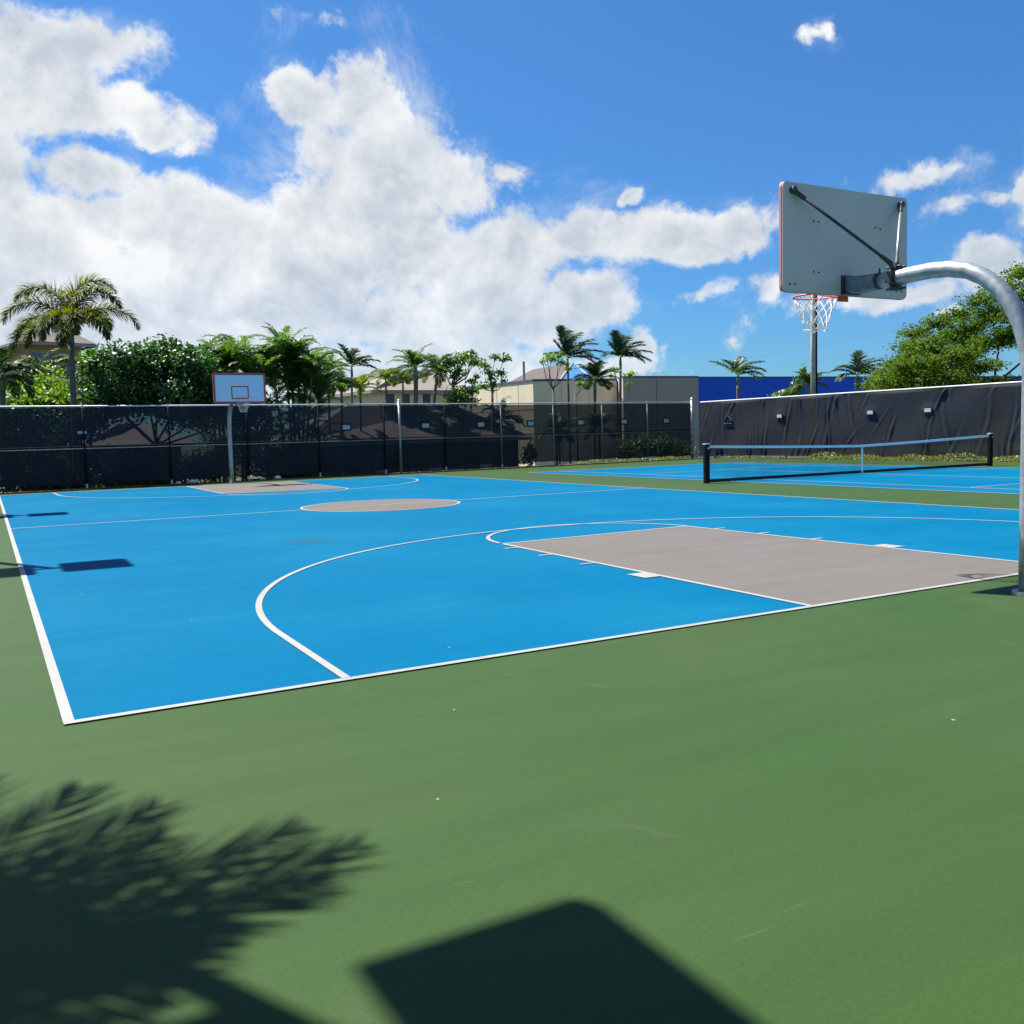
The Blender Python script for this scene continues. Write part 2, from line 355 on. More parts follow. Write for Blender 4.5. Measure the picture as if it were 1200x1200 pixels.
# keys and centre circle
KL, KR, KF = 5.86, 9.52, 5.93
b = MB(); b.sheet([(KL, .03), (KR+.04, .03), (KR-.06, KF+.12), (KL+.18, KF)], .007); struct(b.build('near_key', MT['grey']))
b = MB(); b.sheet([(5.84, 22.99), (9.5, 22.5), (9.6, L-.03), (5.88, L-.03)], .007); struct(b.build('far_key', MT['grey']))
CCX, CCY, CR = 7.60, 14.66, 1.80
b = MB(); b.sheet([(CCX+CR*math.cos(a), CCY+CR*math.sin(a)) for a in [2*math.pi*i/72 for i in range(72)]], .007); struct(b.build('centre_circle', MT['grey']))
LZ = [.010]
def strip(b, pts, w=lw, closed=False):
    pts = [Vector((p[0], p[1])) for p in pts]; n = len(pts); L_, R_ = [], []
    for i in range(n):
        if closed: t0 = (pts[i]-pts[i-1]).normalized(); t1 = (pts[(i+1) % n]-pts[i]).normalized()
        else:
            t0 = (pts[i]-pts[i-1]).normalized() if i else (pts[1]-pts[0]).normalized()
            t1 = (pts[i+1]-pts[i]).normalized() if i < n-1 else t0
        t = (t0+t1).normalized(); nrm = Vector((-t.y, t.x)); k = 1/max(.4, nrm.dot(Vector((-t1.y, t1.x))))
        L_.append(pts[i]+nrm*w/2*k); R_.append(pts[i]-nrm*w/2*k)
    z = LZ[0]; LZ[0] += .00012
    vs = [(p.x, p.y, z) for p in L_]+[(p.x, p.y, z) for p in R_]
    m = n if closed else n-1
    b.add(vs, [(i+n, (i+1) % n+n, (i+1) % n, i) for i in range(m)])
def arc(cx, cy, r, a0, a1, n=64): return [(cx+r*math.cos(rad(a0+(a1-a0)*i/n)), cy+r*math.sin(rad(a0+(a1-a0)*i/n))) for i in range(n+1)]
b = MB()
strip(b, [(0, .029), (15.39, .029)]); strip(b, [(.029, .058), (.0, L)]) ; strip(b, [(15.36, 0), (15.14, L/2), (15.14, L)]); strip(b, [(0, L), (15.17, L)])
strip(b, [(.05, CCY), (CCX-CR, CCY)]); strip(b, [(CCX+CR, CCY), (15.12, CCY)]); strip(b, [(CCX-CR, CCY), (CCX+CR, CCY)])
strip(b, arc(CCX, CCY, CR, 0, 360, 72)[:-1], closed=True)
# near three point line, key, free throw circle
R3 = 5.95
strip(b, [(KL, .03), (KL+.18, KF)]); strip(b, [(KR+.04, .03), (KR-.06, KF+.12)]); strip(b, [(KL+.18, KF), (KR-.06, KF+.12)])
strip(b, arc((KL+KR)/2+.07, KF+.06, (KR-KL)/2-.12, 2, 178, 40))
strip(b, [(1.67, .05), (1.69, 1.6)]+arc(7.64, 1.65, R3, 180, 0, 80)[1:]+[(13.59, .05)])
strip(b, [(5.84, 22.99), (5.88, L-.03)]); strip(b, [(9.5, 22.5), (9.6, L-.03)]); strip(b, [(5.84, 22.99), (9.5, 22.5)])
strip(b, arc(7.67, 22.75, 1.84, -172, -8, 40)); strip(b, [(1.6, L-.05)]+arc(7.62, 27.6, 5.98, 180, 360, 80)+[(13.6, L-.05)])
# lane space marks
for yy, ww in ((5.42, .055), (4.48, .055), (3.48, .055)):
    for sx, x in ((-1, KL+.16*yy/KF), (1, KR+.03-.08*yy/KF)):
        strip(b, [(x+sx*.03, yy), (x+sx*.22, yy)], ww)
for sx, x in ((-1, KL+.07), (1, KR+.01)): strip(b, [(x+sx*.03, 2.33), (x+sx*.24, 2.33)], .32)
struct(b.build('basketball_court_lines', MT['line']))
# tennis court
TX0, TX1, TY0, TY1 = 18.62, 29.15, 3.3, 26.6
TM = 23.85; S0, S1 = 19.86, 28.05; NY = 14.85
b = MB(); b.sheet([(TX0, TY0), (TX1, TY0), (TX1, TY1), (TX0-.15, TY1)], .004); struct(b.build('tennis_court_surface', MT['blue']))
b = MB(); LZ[0] = .010
strip(b, [(TX0, TY0), (TX0, NY), (TX0-.15, TY1)]); strip(b, [(TX1, TY0), (TX1, TY1)]); strip(b, [(TX0-.15, TY1), (TX1, TY1)]); strip(b, [(TX0, TY0), (TX1, TY0)])
strip(b, [(S0, TY0), (S0, TY1)]); strip(b, [(S1, TY0), (S1, TY1)])
strip(b, [(S0, 8.33), (S1, 8.33)]); strip(b, [(S0, 21.2), (S1, 21.2)]); strip(b, [(TM, 8.33), (TM, 21.2)])
struct(b.build('tennis_court_lines', MT['line']))

# ------------------------------------------------------------------ basketball hoops
def rounded_rect(w, h, r, n=5):
    p = []
    for cx, cz, a in ((w/2-r, h-r, 0), (-w/2+r, h-r, 90), (-w/2+r, r, 180), (w/2-r, r, 270)):
        for i in range(n+1): t = rad(a+90*i/n); p.append((cx+r*math.cos(t), cz+r*math.sin(t)))
    return p
def hoop(label, loc, rz, skew):
    """origin at the foot of the pole; the arm reaches along +Y, the board's back is at y=1.89"""
    root = tag(empty('basketball_hoop', loc, rz), label, 'basketball hoop', 'basketball hoops at the two ends of the court')
    R = .076
    def X(y): return skew*y/1.89
    prof = [(0, 0), (0, .6), (0, 1.4), (.0, 1.95), (.035, 2.2), (.10, 2.42), (.19, 2.60), (.30, 2.745), (.44, 2.865), (.59, 2.945), (.77, 2.99), (.96, 3.005), (1.14, 3.0), (1.34, 2.992), (1.55, 2.985)]
    pb = MB(); pb.tube([(X(y), y, z) for y, z in prof], R, 20); pole = pb.build('pole', MT['galv'], root, True)
    c = MB(); c.tube([(0, 0, .001), (0, 0, .035)], .13, 20); c.build('base_collar', MT['galv'], root)
    # clamp band with lugs and bolts round the arm
    k = MB(); y0 = 1.33; x0 = X(y0)
    k.tube([(x0, y0-.035, 2.992), (x0, y0+.035, 2.992)], R+.012, 20)
    for s in (-1, 1):
        k.box((x0, y0, 2.992+s*(R+.028)), (.11, .075, .035)); k.box((x0+s*(R+.03), y0, 2.992), (.04, .06, .11))
        for q in (-1, 1): k.tube([(x0+q*.035, y0-.085, 2.992+s*(R+.03)), (x0+q*.035, y0+.085, 2.992+s*(R+.03))], .011, 8)
    k.build('clamp', MT['darkmetal'], root)
    k = MB(); k.tube([(X(1.52), 1.50, 2.987), (X(1.53), 1.53, 2.987)], R+.008, 20); k.tube([(X(1.52), 1.515, 2.987+R), (X(1.52), 1.515, 2.987+R+.05)], .01, 6); k.build('pipe_collar', MT['darkmetal'], root)
    # horn: tapering channel that carries the board
    h = MB(); a, e = 1.53, 1.865
    sec = [(a, .062, .078, 2.987), (a+.14, .064, .080, 2.985), (e, .075, .088, 2.992)]
    vs = []
    for (y, hw, hh, z) in sec: vs += [(X(y)-hw, y, z-hh), (X(y)+hw, y, z-hh), (X(y)+hw, y, z+hh), (X(y)-hw, y, z+hh)]
    fs = [(3, 2, 1, 0), (8, 9, 10, 11)]+[(i*4+j, i*4+(j+1) % 4, i*4+4+(j+1) % 4, i*4+4+j) for i in range(2) for j in range(4)]
    h.add(vs, fs); bevel(h.build('horn', MT['horn'], root), .012)
    h = MB(); h.box((skew, 1.877, 2.995), (.20, .022, .20)); h.box((skew, 1.845, 2.902), (.22, .07, .016))
    bevel(h.build('mounting_plate', MT['darkmetal'], root), .004)
    # backboard, bolts, border and aiming square
    bw, bh, z0 = 1.83, 1.065, 2.897
    rr = rounded_rect(bw, bh, .055); n = len(rr); q = MB()
    q.add([(skew+x, 1.89, z0+z) for x, z in rr]+[(skew+x, 1.925, z0+z) for x, z in rr], [tuple(range(n))[::-1], tuple(range(n, 2*n))]+[((i+1) % n, i, i+n, (i+1) % n+n) for i in range(n)])
    bd = q.build('backboard', MT['boardback'], root)
    for (face_w, face_h, mat, yy, nm, inset) in ((bw, bh, MT['pinkred'], 1.9252, 'board_rim', 0),):
        rr2 = rounded_rect(bw+.012, bh+.012, .06); e2 = MB()
        e2.add([(skew+x, 1.905, z0-.006+z) for x, z in rr2]+[(skew+x, 1.932, z0-.006+z) for x, z in rr2], [tuple(range(n))[::-1], tuple(range(n, 2*n))]+[((i+1) % n, i, i+n, (i+1) % n+n) for i in range(n)])
        e2.build('board_edge', mat, root)
    fr = MB(); fr.box((skew, 1.934, z0+bh/2), (bw-.012, .004, bh-.012)); fr.build('board_border', MT['red'], root)
    fr = MB(); fr.box((skew, 1.938, z0+bh/2), (bw-.14, .005, bh-.14)); fr.build('board_face', MT['boardfront'], root)
    sq = MB(); sx, sz0, sz1, t = .305, .155, .61, .04
    for x in (-1, 1): sq.box((skew+x*(sx-t/2), 1.942, z0+(sz0+sz1)/2), (t, .005, sz1-sz0))
    for z in (sz0+t/2, sz1-t/2): sq.box((skew, 1.9425, z0+z), (2*sx-2*t, .005, t))
    sq.build('aiming_square', MT['red'], root)
    for (x, z) in ((-.49, .71), (-.42, .71), (.41, .72), (.49, .71), (-.49, .21), (-.42, .21), (.42, .21), (.49, .21), (-.82, .075), (-.75, .075), (.75, .075), (.83, .075)):
        bo = MB(); bo.tube([(skew+x, 1.882, z0+z), (skew+x, 1.8895, z0+z)], .009, 8); bo.build('bolt', MT['darkmetal'], root)
    # two brace rods from the clamp to the upper corners, with flattened dark ends
    for s in (-1, 1):
        p0 = Vector((x0+s*.03, y0+.02, 2.992+R+.055)); p1 = Vector((skew+s*.79, 1.872, z0+.985)); d = (p1-p0).normalized()
        r_ = MB(); r_.tube([p0, p1], .0155, 10); rod = r_.build('brace_rod', MT['darkmetal'] if s < 0 else MT['galv'], root, True)
        t_ = MB(); t_.tube([p1-d*.15, p1-d*.03], [.022, .026], 8); t_.tube([p1+Vector((0, -.03, 0)), p1+Vector((0, .017, 0))], .034, 10)
        t_.build('brace_end', MT['darkmetal'], rod)
        t_ = MB(); t_.tube([p0-Vector((0, 0, .04)), p0+d*.02, p0+d*.14], [.022, .026, .020], 8); t_.build('brace_end', MT['darkmetal'], rod)
    # rim, rim bracket and net
    cy, cz = 1.944+.15+.2286, 2.945
    rm = MB(); ring = [(skew+.2286*math.cos(a), cy+.2286*math.sin(a), cz) for a in [2*math.pi*i/40 for i in range(41)]]
    rm.tube(ring, .0095, 8, False)
    for s in (-1, 1): rm.tube([(skew+s*.05, 1.95, cz-.01), (skew+s*.10, cy-.205, cz)], .009, 6); rm.tube([(skew+s*.06, 1.95, cz-.07), (skew+s*.16, cy-.165, cz-.006)], .008, 6)
    rm.box((skew, 1.951, cz-.05), (.15, .012, .11)); rm.box((skew, 2.01, cz), (.12, .11, .012))
    for i in range(12):
        a = 2*math.pi*i/12; rm.tube([(skew+.2286*math.cos(a), cy+.2286*math.sin(a), cz-.008), (skew+.222*math.cos(a), cy+.222*math.sin(a), cz-.03)], .004, 5)
    rm.build('rim', MT['orange'], root, True)
    nt = MB(); rows = [(0, .222), (-.075, .196), (-.145, .168), (-.215, .142), (-.275, .124), (-.33, .115)]
    for i in range(12):
        for s in (-1, 1):
            pts = []
            for k2, (dz, r_) in enumerate(rows):
                ang = 2*math.pi*(i+s*.5*(k2))/12
                pts.append((skew+(r_+RNG.normal()*.004)*math.cos(ang), cy+r_*math.sin(ang), cz-.028+dz+RNG.normal()*.004))
            nt.tube(pts, .0042, 5)
    for zz, r_ in ((-.33, .115),): nt.tube([(skew+r_*math.cos(a), cy+r_*math.sin(a), cz-.03+zz+.012*math.sin(5*a)) for a in [2*math.pi*i/24 for i in range(25)]], .005, 5, False)
    nt.build('net', MT['rope'], root, True)
    return root
hoop('near hoop on a curved grey pole at the right edge, board seen from behind', (7.78, -.69, 0), 0, -.16)
hoop('far hoop by the back fence, red bordered white board facing us', (7.72, 30.22, 0), math.pi, .0)

# ------------------------------------------------------------------ tennis net
def tennis_net():
    A, B_ = Vector((17.66, 15.02, 0)), Vector((30.05, 14.72, 0)); H = 1.08
    root = tag(empty('tennis_net', A), 'black tennis net with white top tape and two black posts across the far court', 'tennis net')
    D = B_-A
    def P(t, z): p = D*t; return (p.x, p.y, z)
    top = lambda t: H-.165*(1-abs(2*t-1)**1.25)
    n = 40; m = MB(); vs = []
    for i in range(n+1): vs += [P(i/n, .10), P(i/n, top(i/n)-.06)]
    m.add(vs, [(2*i, 2*i+2, 2*i+3, 2*i+1) for i in range(n)]); m.build('netting', MT['netmesh'], root)
    def band(z0f, z1f, th, name, mat):
        m = MB(); vs = []
        for i in range(n+1):
            x, y, _ = P(i/n, 0); vs += [(x, y-th, z0f(i/n)), (x, y-th, z1f(i/n)), (x, y+th, z1f(i/n)), (x, y+th, z0f(i/n))]
        fs = [(4*i+j, 4*i+4+j, 4*i+4+(j+1) % 4, 4*i+(j+1) % 4) for i in range(n) for j in range(4)]
        m.add(vs, fs+[(0, 1, 2, 3), (4*n+3, 4*n+2, 4*n+1, 4*n)]); m.build(name, mat, root)
    band(lambda t: top(t)-.075, lambda t: top(t), .008, 'top_tape', MT['band'])
    band(lambda t: .02, lambda t: .11, .006, 'bottom_hem', MT['blackband'])
    m = MB(); p = P(.5, 0); m.box((p[0], p[1]-.012, .44), (.06, .006, .87)); m.build('centre_strap', MT['band'], root)
    for t, s in ((0, -1), (1, 1)):
        x, y, _ = P(t, 0); m = MB(); m.box((x+s*.03, y, .55), (.16, .12, 1.10)); po = bevel(m.build('post', MT['black'], root), .02, 3)
        c = MB(); c.box((x+s*.03, y, 1.12), (.17, .13, .03)); c.tube([(x+s*.03, y-.10, 1.0), (x+s*.03, y-.06, 1.0)], .03, 10); c.build('post_cap', MT['railm'] , po)
tennis_net()

# ------------------------------------------------------------------ fences
def back_fence():
    root = tag(empty('fence', (0, FY(0), 0)), 'long black chain link fence with dark see-through mesh screen behind the blue court', 'fence')
    ang = math.atan(.067); H = 2.97
    o = Vector((0, FY(0), 0))
    def loc(x, z, off=0): return (x+off*math.sin(ang), FY(x)-o.y-off*math.cos(ang), z)     # off: towards the court
    x0, x1 = -9.5, 32.75
    # screen hangs on the far side of the posts, slightly billowed
    nx, nz = 340, 12; vs = []
    for i in range(nx+1):
        x = x0+(x1-x0)*i/nx
        for j in range(nz+1):
            z = .16+(H-.22)*j/nz
            off = -.075+.02*math.sin(x*2.1+z)*math.sin(z*1.6)+.012*math.sin(x*9+z*3.0)
            zz = z+(0 if j else .03*math.sin(x*1.7)+.02*math.sin(x*5.1))
            vs.append(loc(x, zz, off))
    m = MB(); m.add(vs, [(i*(nz+1)+j, (i+1)*(nz+1)+j, (i+1)*(nz+1)+j+1, i*(nz+1)+j+1) for i in range(nx) for j in range(nz)])
    m.build('windscreen', MT['screen'], root, True)
    m = MB(); m.tube([loc(x0, H, 0), loc(x1, H, 0)], .030, 10); m.build('top_rail', MT['railm'], root, True)
    m = MB(); m.tube([loc(x0, 1.44, 0), loc(x1, 1.44, 0)], .022, 8); m.build('middle_rail', MT['horn'], root, True)
    m = MB(); m.tube([loc(x0, 1.52, -.045), loc(x1, 1.52, -.045)], .022, 8); m.build('screen_seam', MT['patchdark'], root, True)
    posts = [32.55-2.97*k for k in range(1, 15)]
    for x in posts:
        m = MB(); m.tube([loc(x, -.03, 0), loc(x, H+.02, 0)], .033, 10); p = m.build('post', MT['darkpost'] if x < 20 else MT['horn'], root, True)  # left posts in a darker tone than those towards the corner
        c = MB(); c.tube([loc(x, -.03, .012), loc(x, .17, .012)], .036, 10); c.build('post_sleeve', MT['railm'], p); c = MB(); c.tube([loc(x, H-.05, 0), loc(x, H+.075, 0)], [.042, .02], 10); c.build('post_cap', MT['railm'], p)
    m = MB(); m.tube([loc(15.42, -.03, .10), loc(15.42, H+.12, .10)], .055, 14); p = m.build('gate_post', MT['galv'], root, True); p['label'] = 'thicker bare silver post'
    c = MB(); c.tube([loc(15.42, H+.11, .10), loc(15.42, H+.17, .10), loc(15.42, H+.2, .10)], [.062, .055, .02], 12); c.build('post_cap', MT['railm'], p)
    xc = 32.60; m = MB(); m.tube([loc(xc, -.03, .1), loc(xc, H+.12, .1)], .075, 14); p = m.build('corner_post', MT['galv'], root, True)
    c = MB(); c.tube([loc(xc, H+.12, .1), loc(xc, H+.2, .1), loc(xc, H+.25, .1)], [.085, .07, .03], 12); c.build('post_cap', MT['railm'], p)
    for k in range(8): c = MB(); c.tube([loc(xc, .3+k*.34, .1), loc(xc, .33+k*.34, .1)], .086, 12); c.build('tension_band', MT['railm'], p)
    # chain link fabric: a sparse diagonal weave of fine wire
    m = MB()
    # vent flaps, one per panel; pale centres paint the brightness seen through them
    for u_x in (13.0, 16.75, 19.0+.6, 22.35, 25.3, 28.05, 30.9):
        bq = MB(); bq.box(loc(u_x, 2.02, -.035), (.46, .02, .32), ang); f_ = bq.build('vent_flap', MT['patchdark'], root)
        q = MB(); q.box(loc(u_x, 2.02, -.018), (.33, .02, .19), ang); q.build('vent_bright_patch', MT['patch'], f_)
    for u_x in (2.8,):
        q = MB(); q.box(loc(u_x, 2.03, -.018), (.3, .02, .1), ang); q.build('vent_bright_patch', MT['patch'], root)
back_fence()
def right_fence():
    y0, y1 = -12.5, FY(33)+.1; H = 2.97
    root = tag(empty('fence', (FX(15), 15, 0)), 'right hand fence with wrinkled charcoal windscreen behind the tennis net', 'fence')
    ox, oy = FX(15), 15
    def loc(y, z, off=0): return (FX(y)-ox-off, y-oy, z)
    folds = []
    rg = np.random.default_rng(5)
    for k in range(110):
        folds.append((y0+(y1-y0)*rg.random(), rg.uniform(-.15, .85), rg.uniform(.035, .09), rg.uniform(.018, .062), rg.uniform(-.2, 3.4), rg.uniform(.5, 1.6)))
    ny, nz = 900, 44; vs = []
    Y = np.linspace(y0, y1, ny+1)[:, None]; Z = np.linspace(.14, H-.05, nz+1)[None, :]
    OFF = .07+.03*np.sin(Y*1.3+Z*.8)*np.sin(Z*1.5)
    for (c, sl, wd, am, zc, zl) in folds:
        s = Y-c-sl*(H-Z)+.06*np.sin(Z*2.2+c); ridge = np.exp(-(s/wd)**2)-.7*np.exp(-((s-wd*1.7)/wd)**2)
        OFF = OFF+am*ridge*np.exp(-((Z-zc)/zl)**2)
    for fy in (27.9, 22.6, 19.75, 31.5): OFF = OFF+(.10-OFF)*np.exp(-(((Y-fy)/.34)**2+((Z-2.03)/.28)**2)**2)
    OFF = np.clip(OFF, .035, .3); OFF[:, -1] = .05
    for i in range(ny+1):
        for j in range(nz+1): vs.append(loc(float(Y[i, 0]), float(Z[0, j]), float(OFF[i, j])))
    m = MB(); m.add(vs, [(i*(nz+1)+j, i*(nz+1)+j+1, (i+1)*(nz+1)+j+1, (i+1)*(nz+1)+j) for i in range(ny) for j in range(nz)])
    m.build('windscreen', MT['screen2'], root, True)
    m = MB(); m.tube([loc(y0, H), loc(y1, H)], .034, 10); m.build('top_rail', MT['railm'], root, True)
    m = MB(); m.tube([loc(y0, 1.44), loc(y1, 1.44)], .022, 8); m.build('middle_rail', MT['railm'], root, True)
    for k in range(15):
        y = 30.6-3.0*k
        m = MB(); m.tube([loc(y, -.03), loc(y, H+.02)], .033, 10); m.build('post', MT['darkpost'], root, True)
    for y in (27.9, 22.0+.6, 19.75):
        bq = MB(); bq.box(loc(y, 2.05, .125), (.02, .40, .24)); f_ = bq.build('vent_flap', MT['patchdark'], root)
        q = MB(); q.box(loc(y, 2.06, .138), (.02, .30, .15)); q.build('vent_bright_patch', MT['patch'], f_)  # brightness through the vent, painted as a pale patch
    # small blue emblem printed near the corner: a peaked mark over short strokes
    e = MB(); yc, zc = 31.5, 1.95
    def L2(dy, dz): return (FX(yc)-ox-.112, yc-oy-dy, zc+dz)
    for pts in ([(-.30, -.02), (0, .22), (.30, -.02)], [(-.18, -.18), (-.18, -.02)], [(0, -.18), (0, .06)], [(.18, -.18), (.18, -.02)], [(-.3, -.18), (.3, -.18)]):
        e.tube([L2(a, c) for a, c in pts], .020, 6)
    e.build('emblem', simple('blue_printed_emblem', (.012, .045, .14), .8), root)
right_fence()

# ------------------------------------------------------------------ twin headed light poles left of the court (their shadows lie on it)
def light_pole(label, loc):
    root = tag(empty('light_pole', loc), label, 'light pole', 'twin headed court lights along the left side')
    m = MB(); m.tube([(0, 0, -.03), (0, 0, 3), (0, 0, 6.28)], [.09, .075, .06], 14); m.build('pole', MT['darkpost'], root, True)
    m = MB(); m.tube([(0, 0, .0), (0, 0, .05)], .2, 14); m.build('base_plate', MT['galv'], root)
    m = MB(); m.tube([(-.4, 0, 6.22), (.25, 0, 6.22)], .05, 10); m.build('arm', MT['darkpost'], root, True)
    for s in (-1, 1):
        m = MB(); m.box((s*.62-.12*(s > 0)+.0, 0, 6.27), (.80, .92, .20)); h = bevel(m.build('lamp_head', MT['darkpost'], root), .03)
        g = MB(); g.box((s*.62-.12*(s > 0), 0, 6.163), (.66, .78, .01)); g.build('lens', MT['glass'], h)
light_pole('court light pole beyond the left edge, the one nearest to us', (-1.21, -.27, 0))
light_pole('court light pole beyond the left edge, the middle one', (-1.32, 10.95, 0))
light_pole('court light pole beyond the left edge, the farthest one', (-1.32, 21.75, 0))

# ------------------------------------------------------------------ plants
UP = np.array([0, 0, 1.0])
RIGHT = np.array([math.cos(YAW), -math.sin(YAW), 0]); FWD = np.array([math.sin(YAW), math.cos(YAW), 0])
def unit(a): return a/np.maximum(np.linalg.norm(a, axis=-1, keepdims=True), 1e-9)
def frond(start, az, el0, length, droop, nleaf, llen, lwid, plumose=False, hang=.35, wind=0.0, sweep=.75, curl=1.3, rib=None):
    """one feather leaf: returns quads of its leaflets; az in degrees, 0 = to the right as seen from the court, 90 = away"""
    a = rad(az); h = RIGHT*math.cos(a)+FWD*math.sin(a)
    n = nleaf; s = np.linspace(0, 1, n+1)
    el = np.radians(el0-droop*s**curl)
    dirs = np.cos(el)[:, None]*h+np.sin(el)[:, None]*UP+wind*RIGHT*s[:, None]
    dirs = unit(dirs); P = np.array(start)+np.vstack([[0, 0, 0], np.cumsum(dirs[:-1]*length/n, axis=0)])
    side = unit(np.cross(dirs, UP)); nrm = np.cross(side, dirs)
    Q = []
    for i in range(1, n+1):
        t = s[i]
        if t < .12: continue
        ll = llen*(math.sin(math.pi*min(1, t*.86+.14))**.55)*RNG.uniform(.8, 1.1)
        k = 3 if plumose else 1
        for sg in (-1, 1):
            for _ in range(k):
                if plumose:
                    ph = RNG.uniform(-1.2, 1.5); d = side[i]*sg*math.cos(ph)+nrm[i]*math.sin(ph)
                else: d = side[i]*sg+nrm[i]*RNG.uniform(.05, .4)
                d = unit(d+dirs[i]*(sweep+.8*t)+RIGHT*wind*.8+RNG.normal(size=3)*.07)
                p0 = P[i]+RNG.normal(size=3)*.01; p1 = p0+d*ll*.5; d2 = unit(d-UP*hang*1.6); p2 = p1+d2*ll*.5
                w = unit(np.cross(d, nrm[i]+RNG.normal(size=3)*.25))*lwid
                Q.append([p0-w*.4, p0+w*.4, p1+w*.5, p1-w*.5]); Q.append([p1-w*.5, p1+w*.5, p2+w*.05, p2-w*.05])
    w = .016*length/2
    for i in range(n):
        sd_ = side[i]*w*(1-.7*s[i]); Q.append([P[i]-sd_, P[i]+sd_, P[i+1]+sd_*.9, P[i+1]-sd_*.9]); up_ = nrm[i]*w*(1-.7*s[i]); Q.append([P[i]-up_, P[i]+up_, P[i+1]+up_*.9, P[i+1]-up_*.9])
    return Q
def palm(name, label, base, height, fronds, mat, tr=.12, lean=(0, 0), shaft=.9, nleaf=26, llen=.5, lwid=.045, group='palm trees beyond the fences', plumose=False, hang=.35, wind=0., cat='palm tree', curl=1.3, sweep=.75):
    base = np.array([base[0], base[1], ground_height(base[0], base[1])-.05]); root = tag(empty(name, base), label, cat, group)
    top = np.array([lean[0], lean[1], height])
    pts = [(top[0]*t*t, top[1]*t*t, height*t) for t in np.linspace(0, 1, 9)]
    m = MB(); m.tube(pts, [tr*(1.35-.5*min(1, t*2.2)) for t in np.linspace(0, 1, 9)], 12); m.build('trunk', MT['palmtrunk'], root, True)
    if shaft:
        m = MB(); m.tube([top-UP*.05, top+UP*shaft*.5, top+UP*shaft], [tr*.95, tr*.85, tr*.4], 10); m.build('crownshaft', MT['shaft'], root, True)
    st = top+UP*shaft*.85; Q = []
    for fr in fronds: Q += frond(st, *fr[:4], nleaf, llen*fr[3 if False else 2]/2.2 if False else llen, lwid, plumose, hang, wind, sweep, curl)
    quads('crown', np.array(Q), mat, root)
    return root
def rand_fronds(n, L_, seed, e0=(20, 75), droop=(50, 100), bias=0):
    r = np.random.default_rng(seed); out = []
    for k in range(n):
        az = 360*k/n+r.uniform(-14, 14); e = r.uniform(*e0)
        out.append((az, e, L_*r.uniform(.85, 1.1), r.uniform(*droop)))
    return out
def scatter_leaves(lobes, n, size, seed, squash=.55, droop=0., edge=.55):
    """lobes: list of (centre, (rx, ry, rz)); leaves gather towards the lobes' skins with bare gaps"""
    r = np.random.default_rng(seed); vol = np.array([l[1][0]*l[1][1]+l[1][0]*l[1][2] for l in lobes]); pick = r.choice(len(lobes), n, p=vol/vol.sum())
    C = np.array([l[0] for l in lobes])[pick]; R = np.array([l[1] for l in lobes])[pick]
    d = unit(r.normal(size=(n, 3))); rr = r.random(n)**edge
    lump = 1+.22*np.sin(d[:, 0]*5+C[:, 0]*3)+.18*np.sin(d[:, 1]*7+C[:, 2]*5)+.15*np.sin(d[:, 2]*9+C[:, 1]*2)
    P = C+d*R*(rr*lump)[:, None]
    nrm = unit(d*.7+r.normal(size=(n, 3))*.8+np.array([0, 0, .5])); a = unit(np.cross(nrm, r.normal(size=(n, 3)))); a = unit(a-UP*droop); bb = np.cross(nrm, a)
    s = size*r.uniform(.6, 1.25, n)[:, None]; a = a*s; bb = bb*s*squash
    return np.stack([P-a, P+bb*.9-a*.1, P+a, P-bb*.9-a*.1], axis=1)
def tree(name, label, base, trunk_h, lobes, n, size, mat, seed, tr=.14, cat='tree', group=None, squash=.55, limbs=True, bark='bark', edge=.55, fork=None, droop=0., nlimb=99):
    """lobes in coordinates relative to the foot"""
    base = np.array([base[0], base[1], ground_height(base[0], base[1])-.05]); root = tag(empty(name, base), label, cat, group)
    m = MB(); r = np.random.default_rng(seed+100); fk = np.array(fork if fork is not None else (0, 0, trunk_h), float)
    m.tube([(0, 0, 0), fk*.5+r.normal(size=3)*.04*[1, 1, 0], fk], [tr*1.25, tr, tr*.85], 10)
    if limbs:
        for c, R in lobes[::max(1, len(lobes)//nlimb)]:
            c = np.array(c, float); mid = fk*.5+c*.5+np.array([0, 0, -.08*np.linalg.norm(c-fk)])+r.normal(size=3)*.12
            k = min(1, 6/len(lobes)+.25)
            m.tube([fk, fk*.75+mid*.25+r.normal(size=3)*.03, mid, c*.8+mid*.2, c], [tr*.62*k, tr*.5*k, tr*.36*k, tr*.2*k, tr*.07], 7)
            for _ in range(3):
                e = c+unit(r.normal(size=3)+[0, 0, .4])*np.array(R)*.75; m.tube([mid*.3+c*.7, (c+e)/2, e], [tr*.15, tr*.09, tr*.03], 5)
    m.build('trunk', MT[bark], root, True)
    quads('crown', scatter_leaves([(np.array(c, float), R) for c, R in lobes], n, size, seed, squash, droop, edge), mat, root)
    return root
def foot(u, d): p = at(u, 505, d); return (float(p[0]), float(p[1]))
def zat(u, v, d): return float(at(u, v, d)[2])
def rel(u, v, d, base):           # offset of a point from a foot on the ground
    p = at(u, v, d); return (float(p[0]-base[0]), float(p[1]-base[1]), float(p[2]-(ground_height(*base)-.05)))

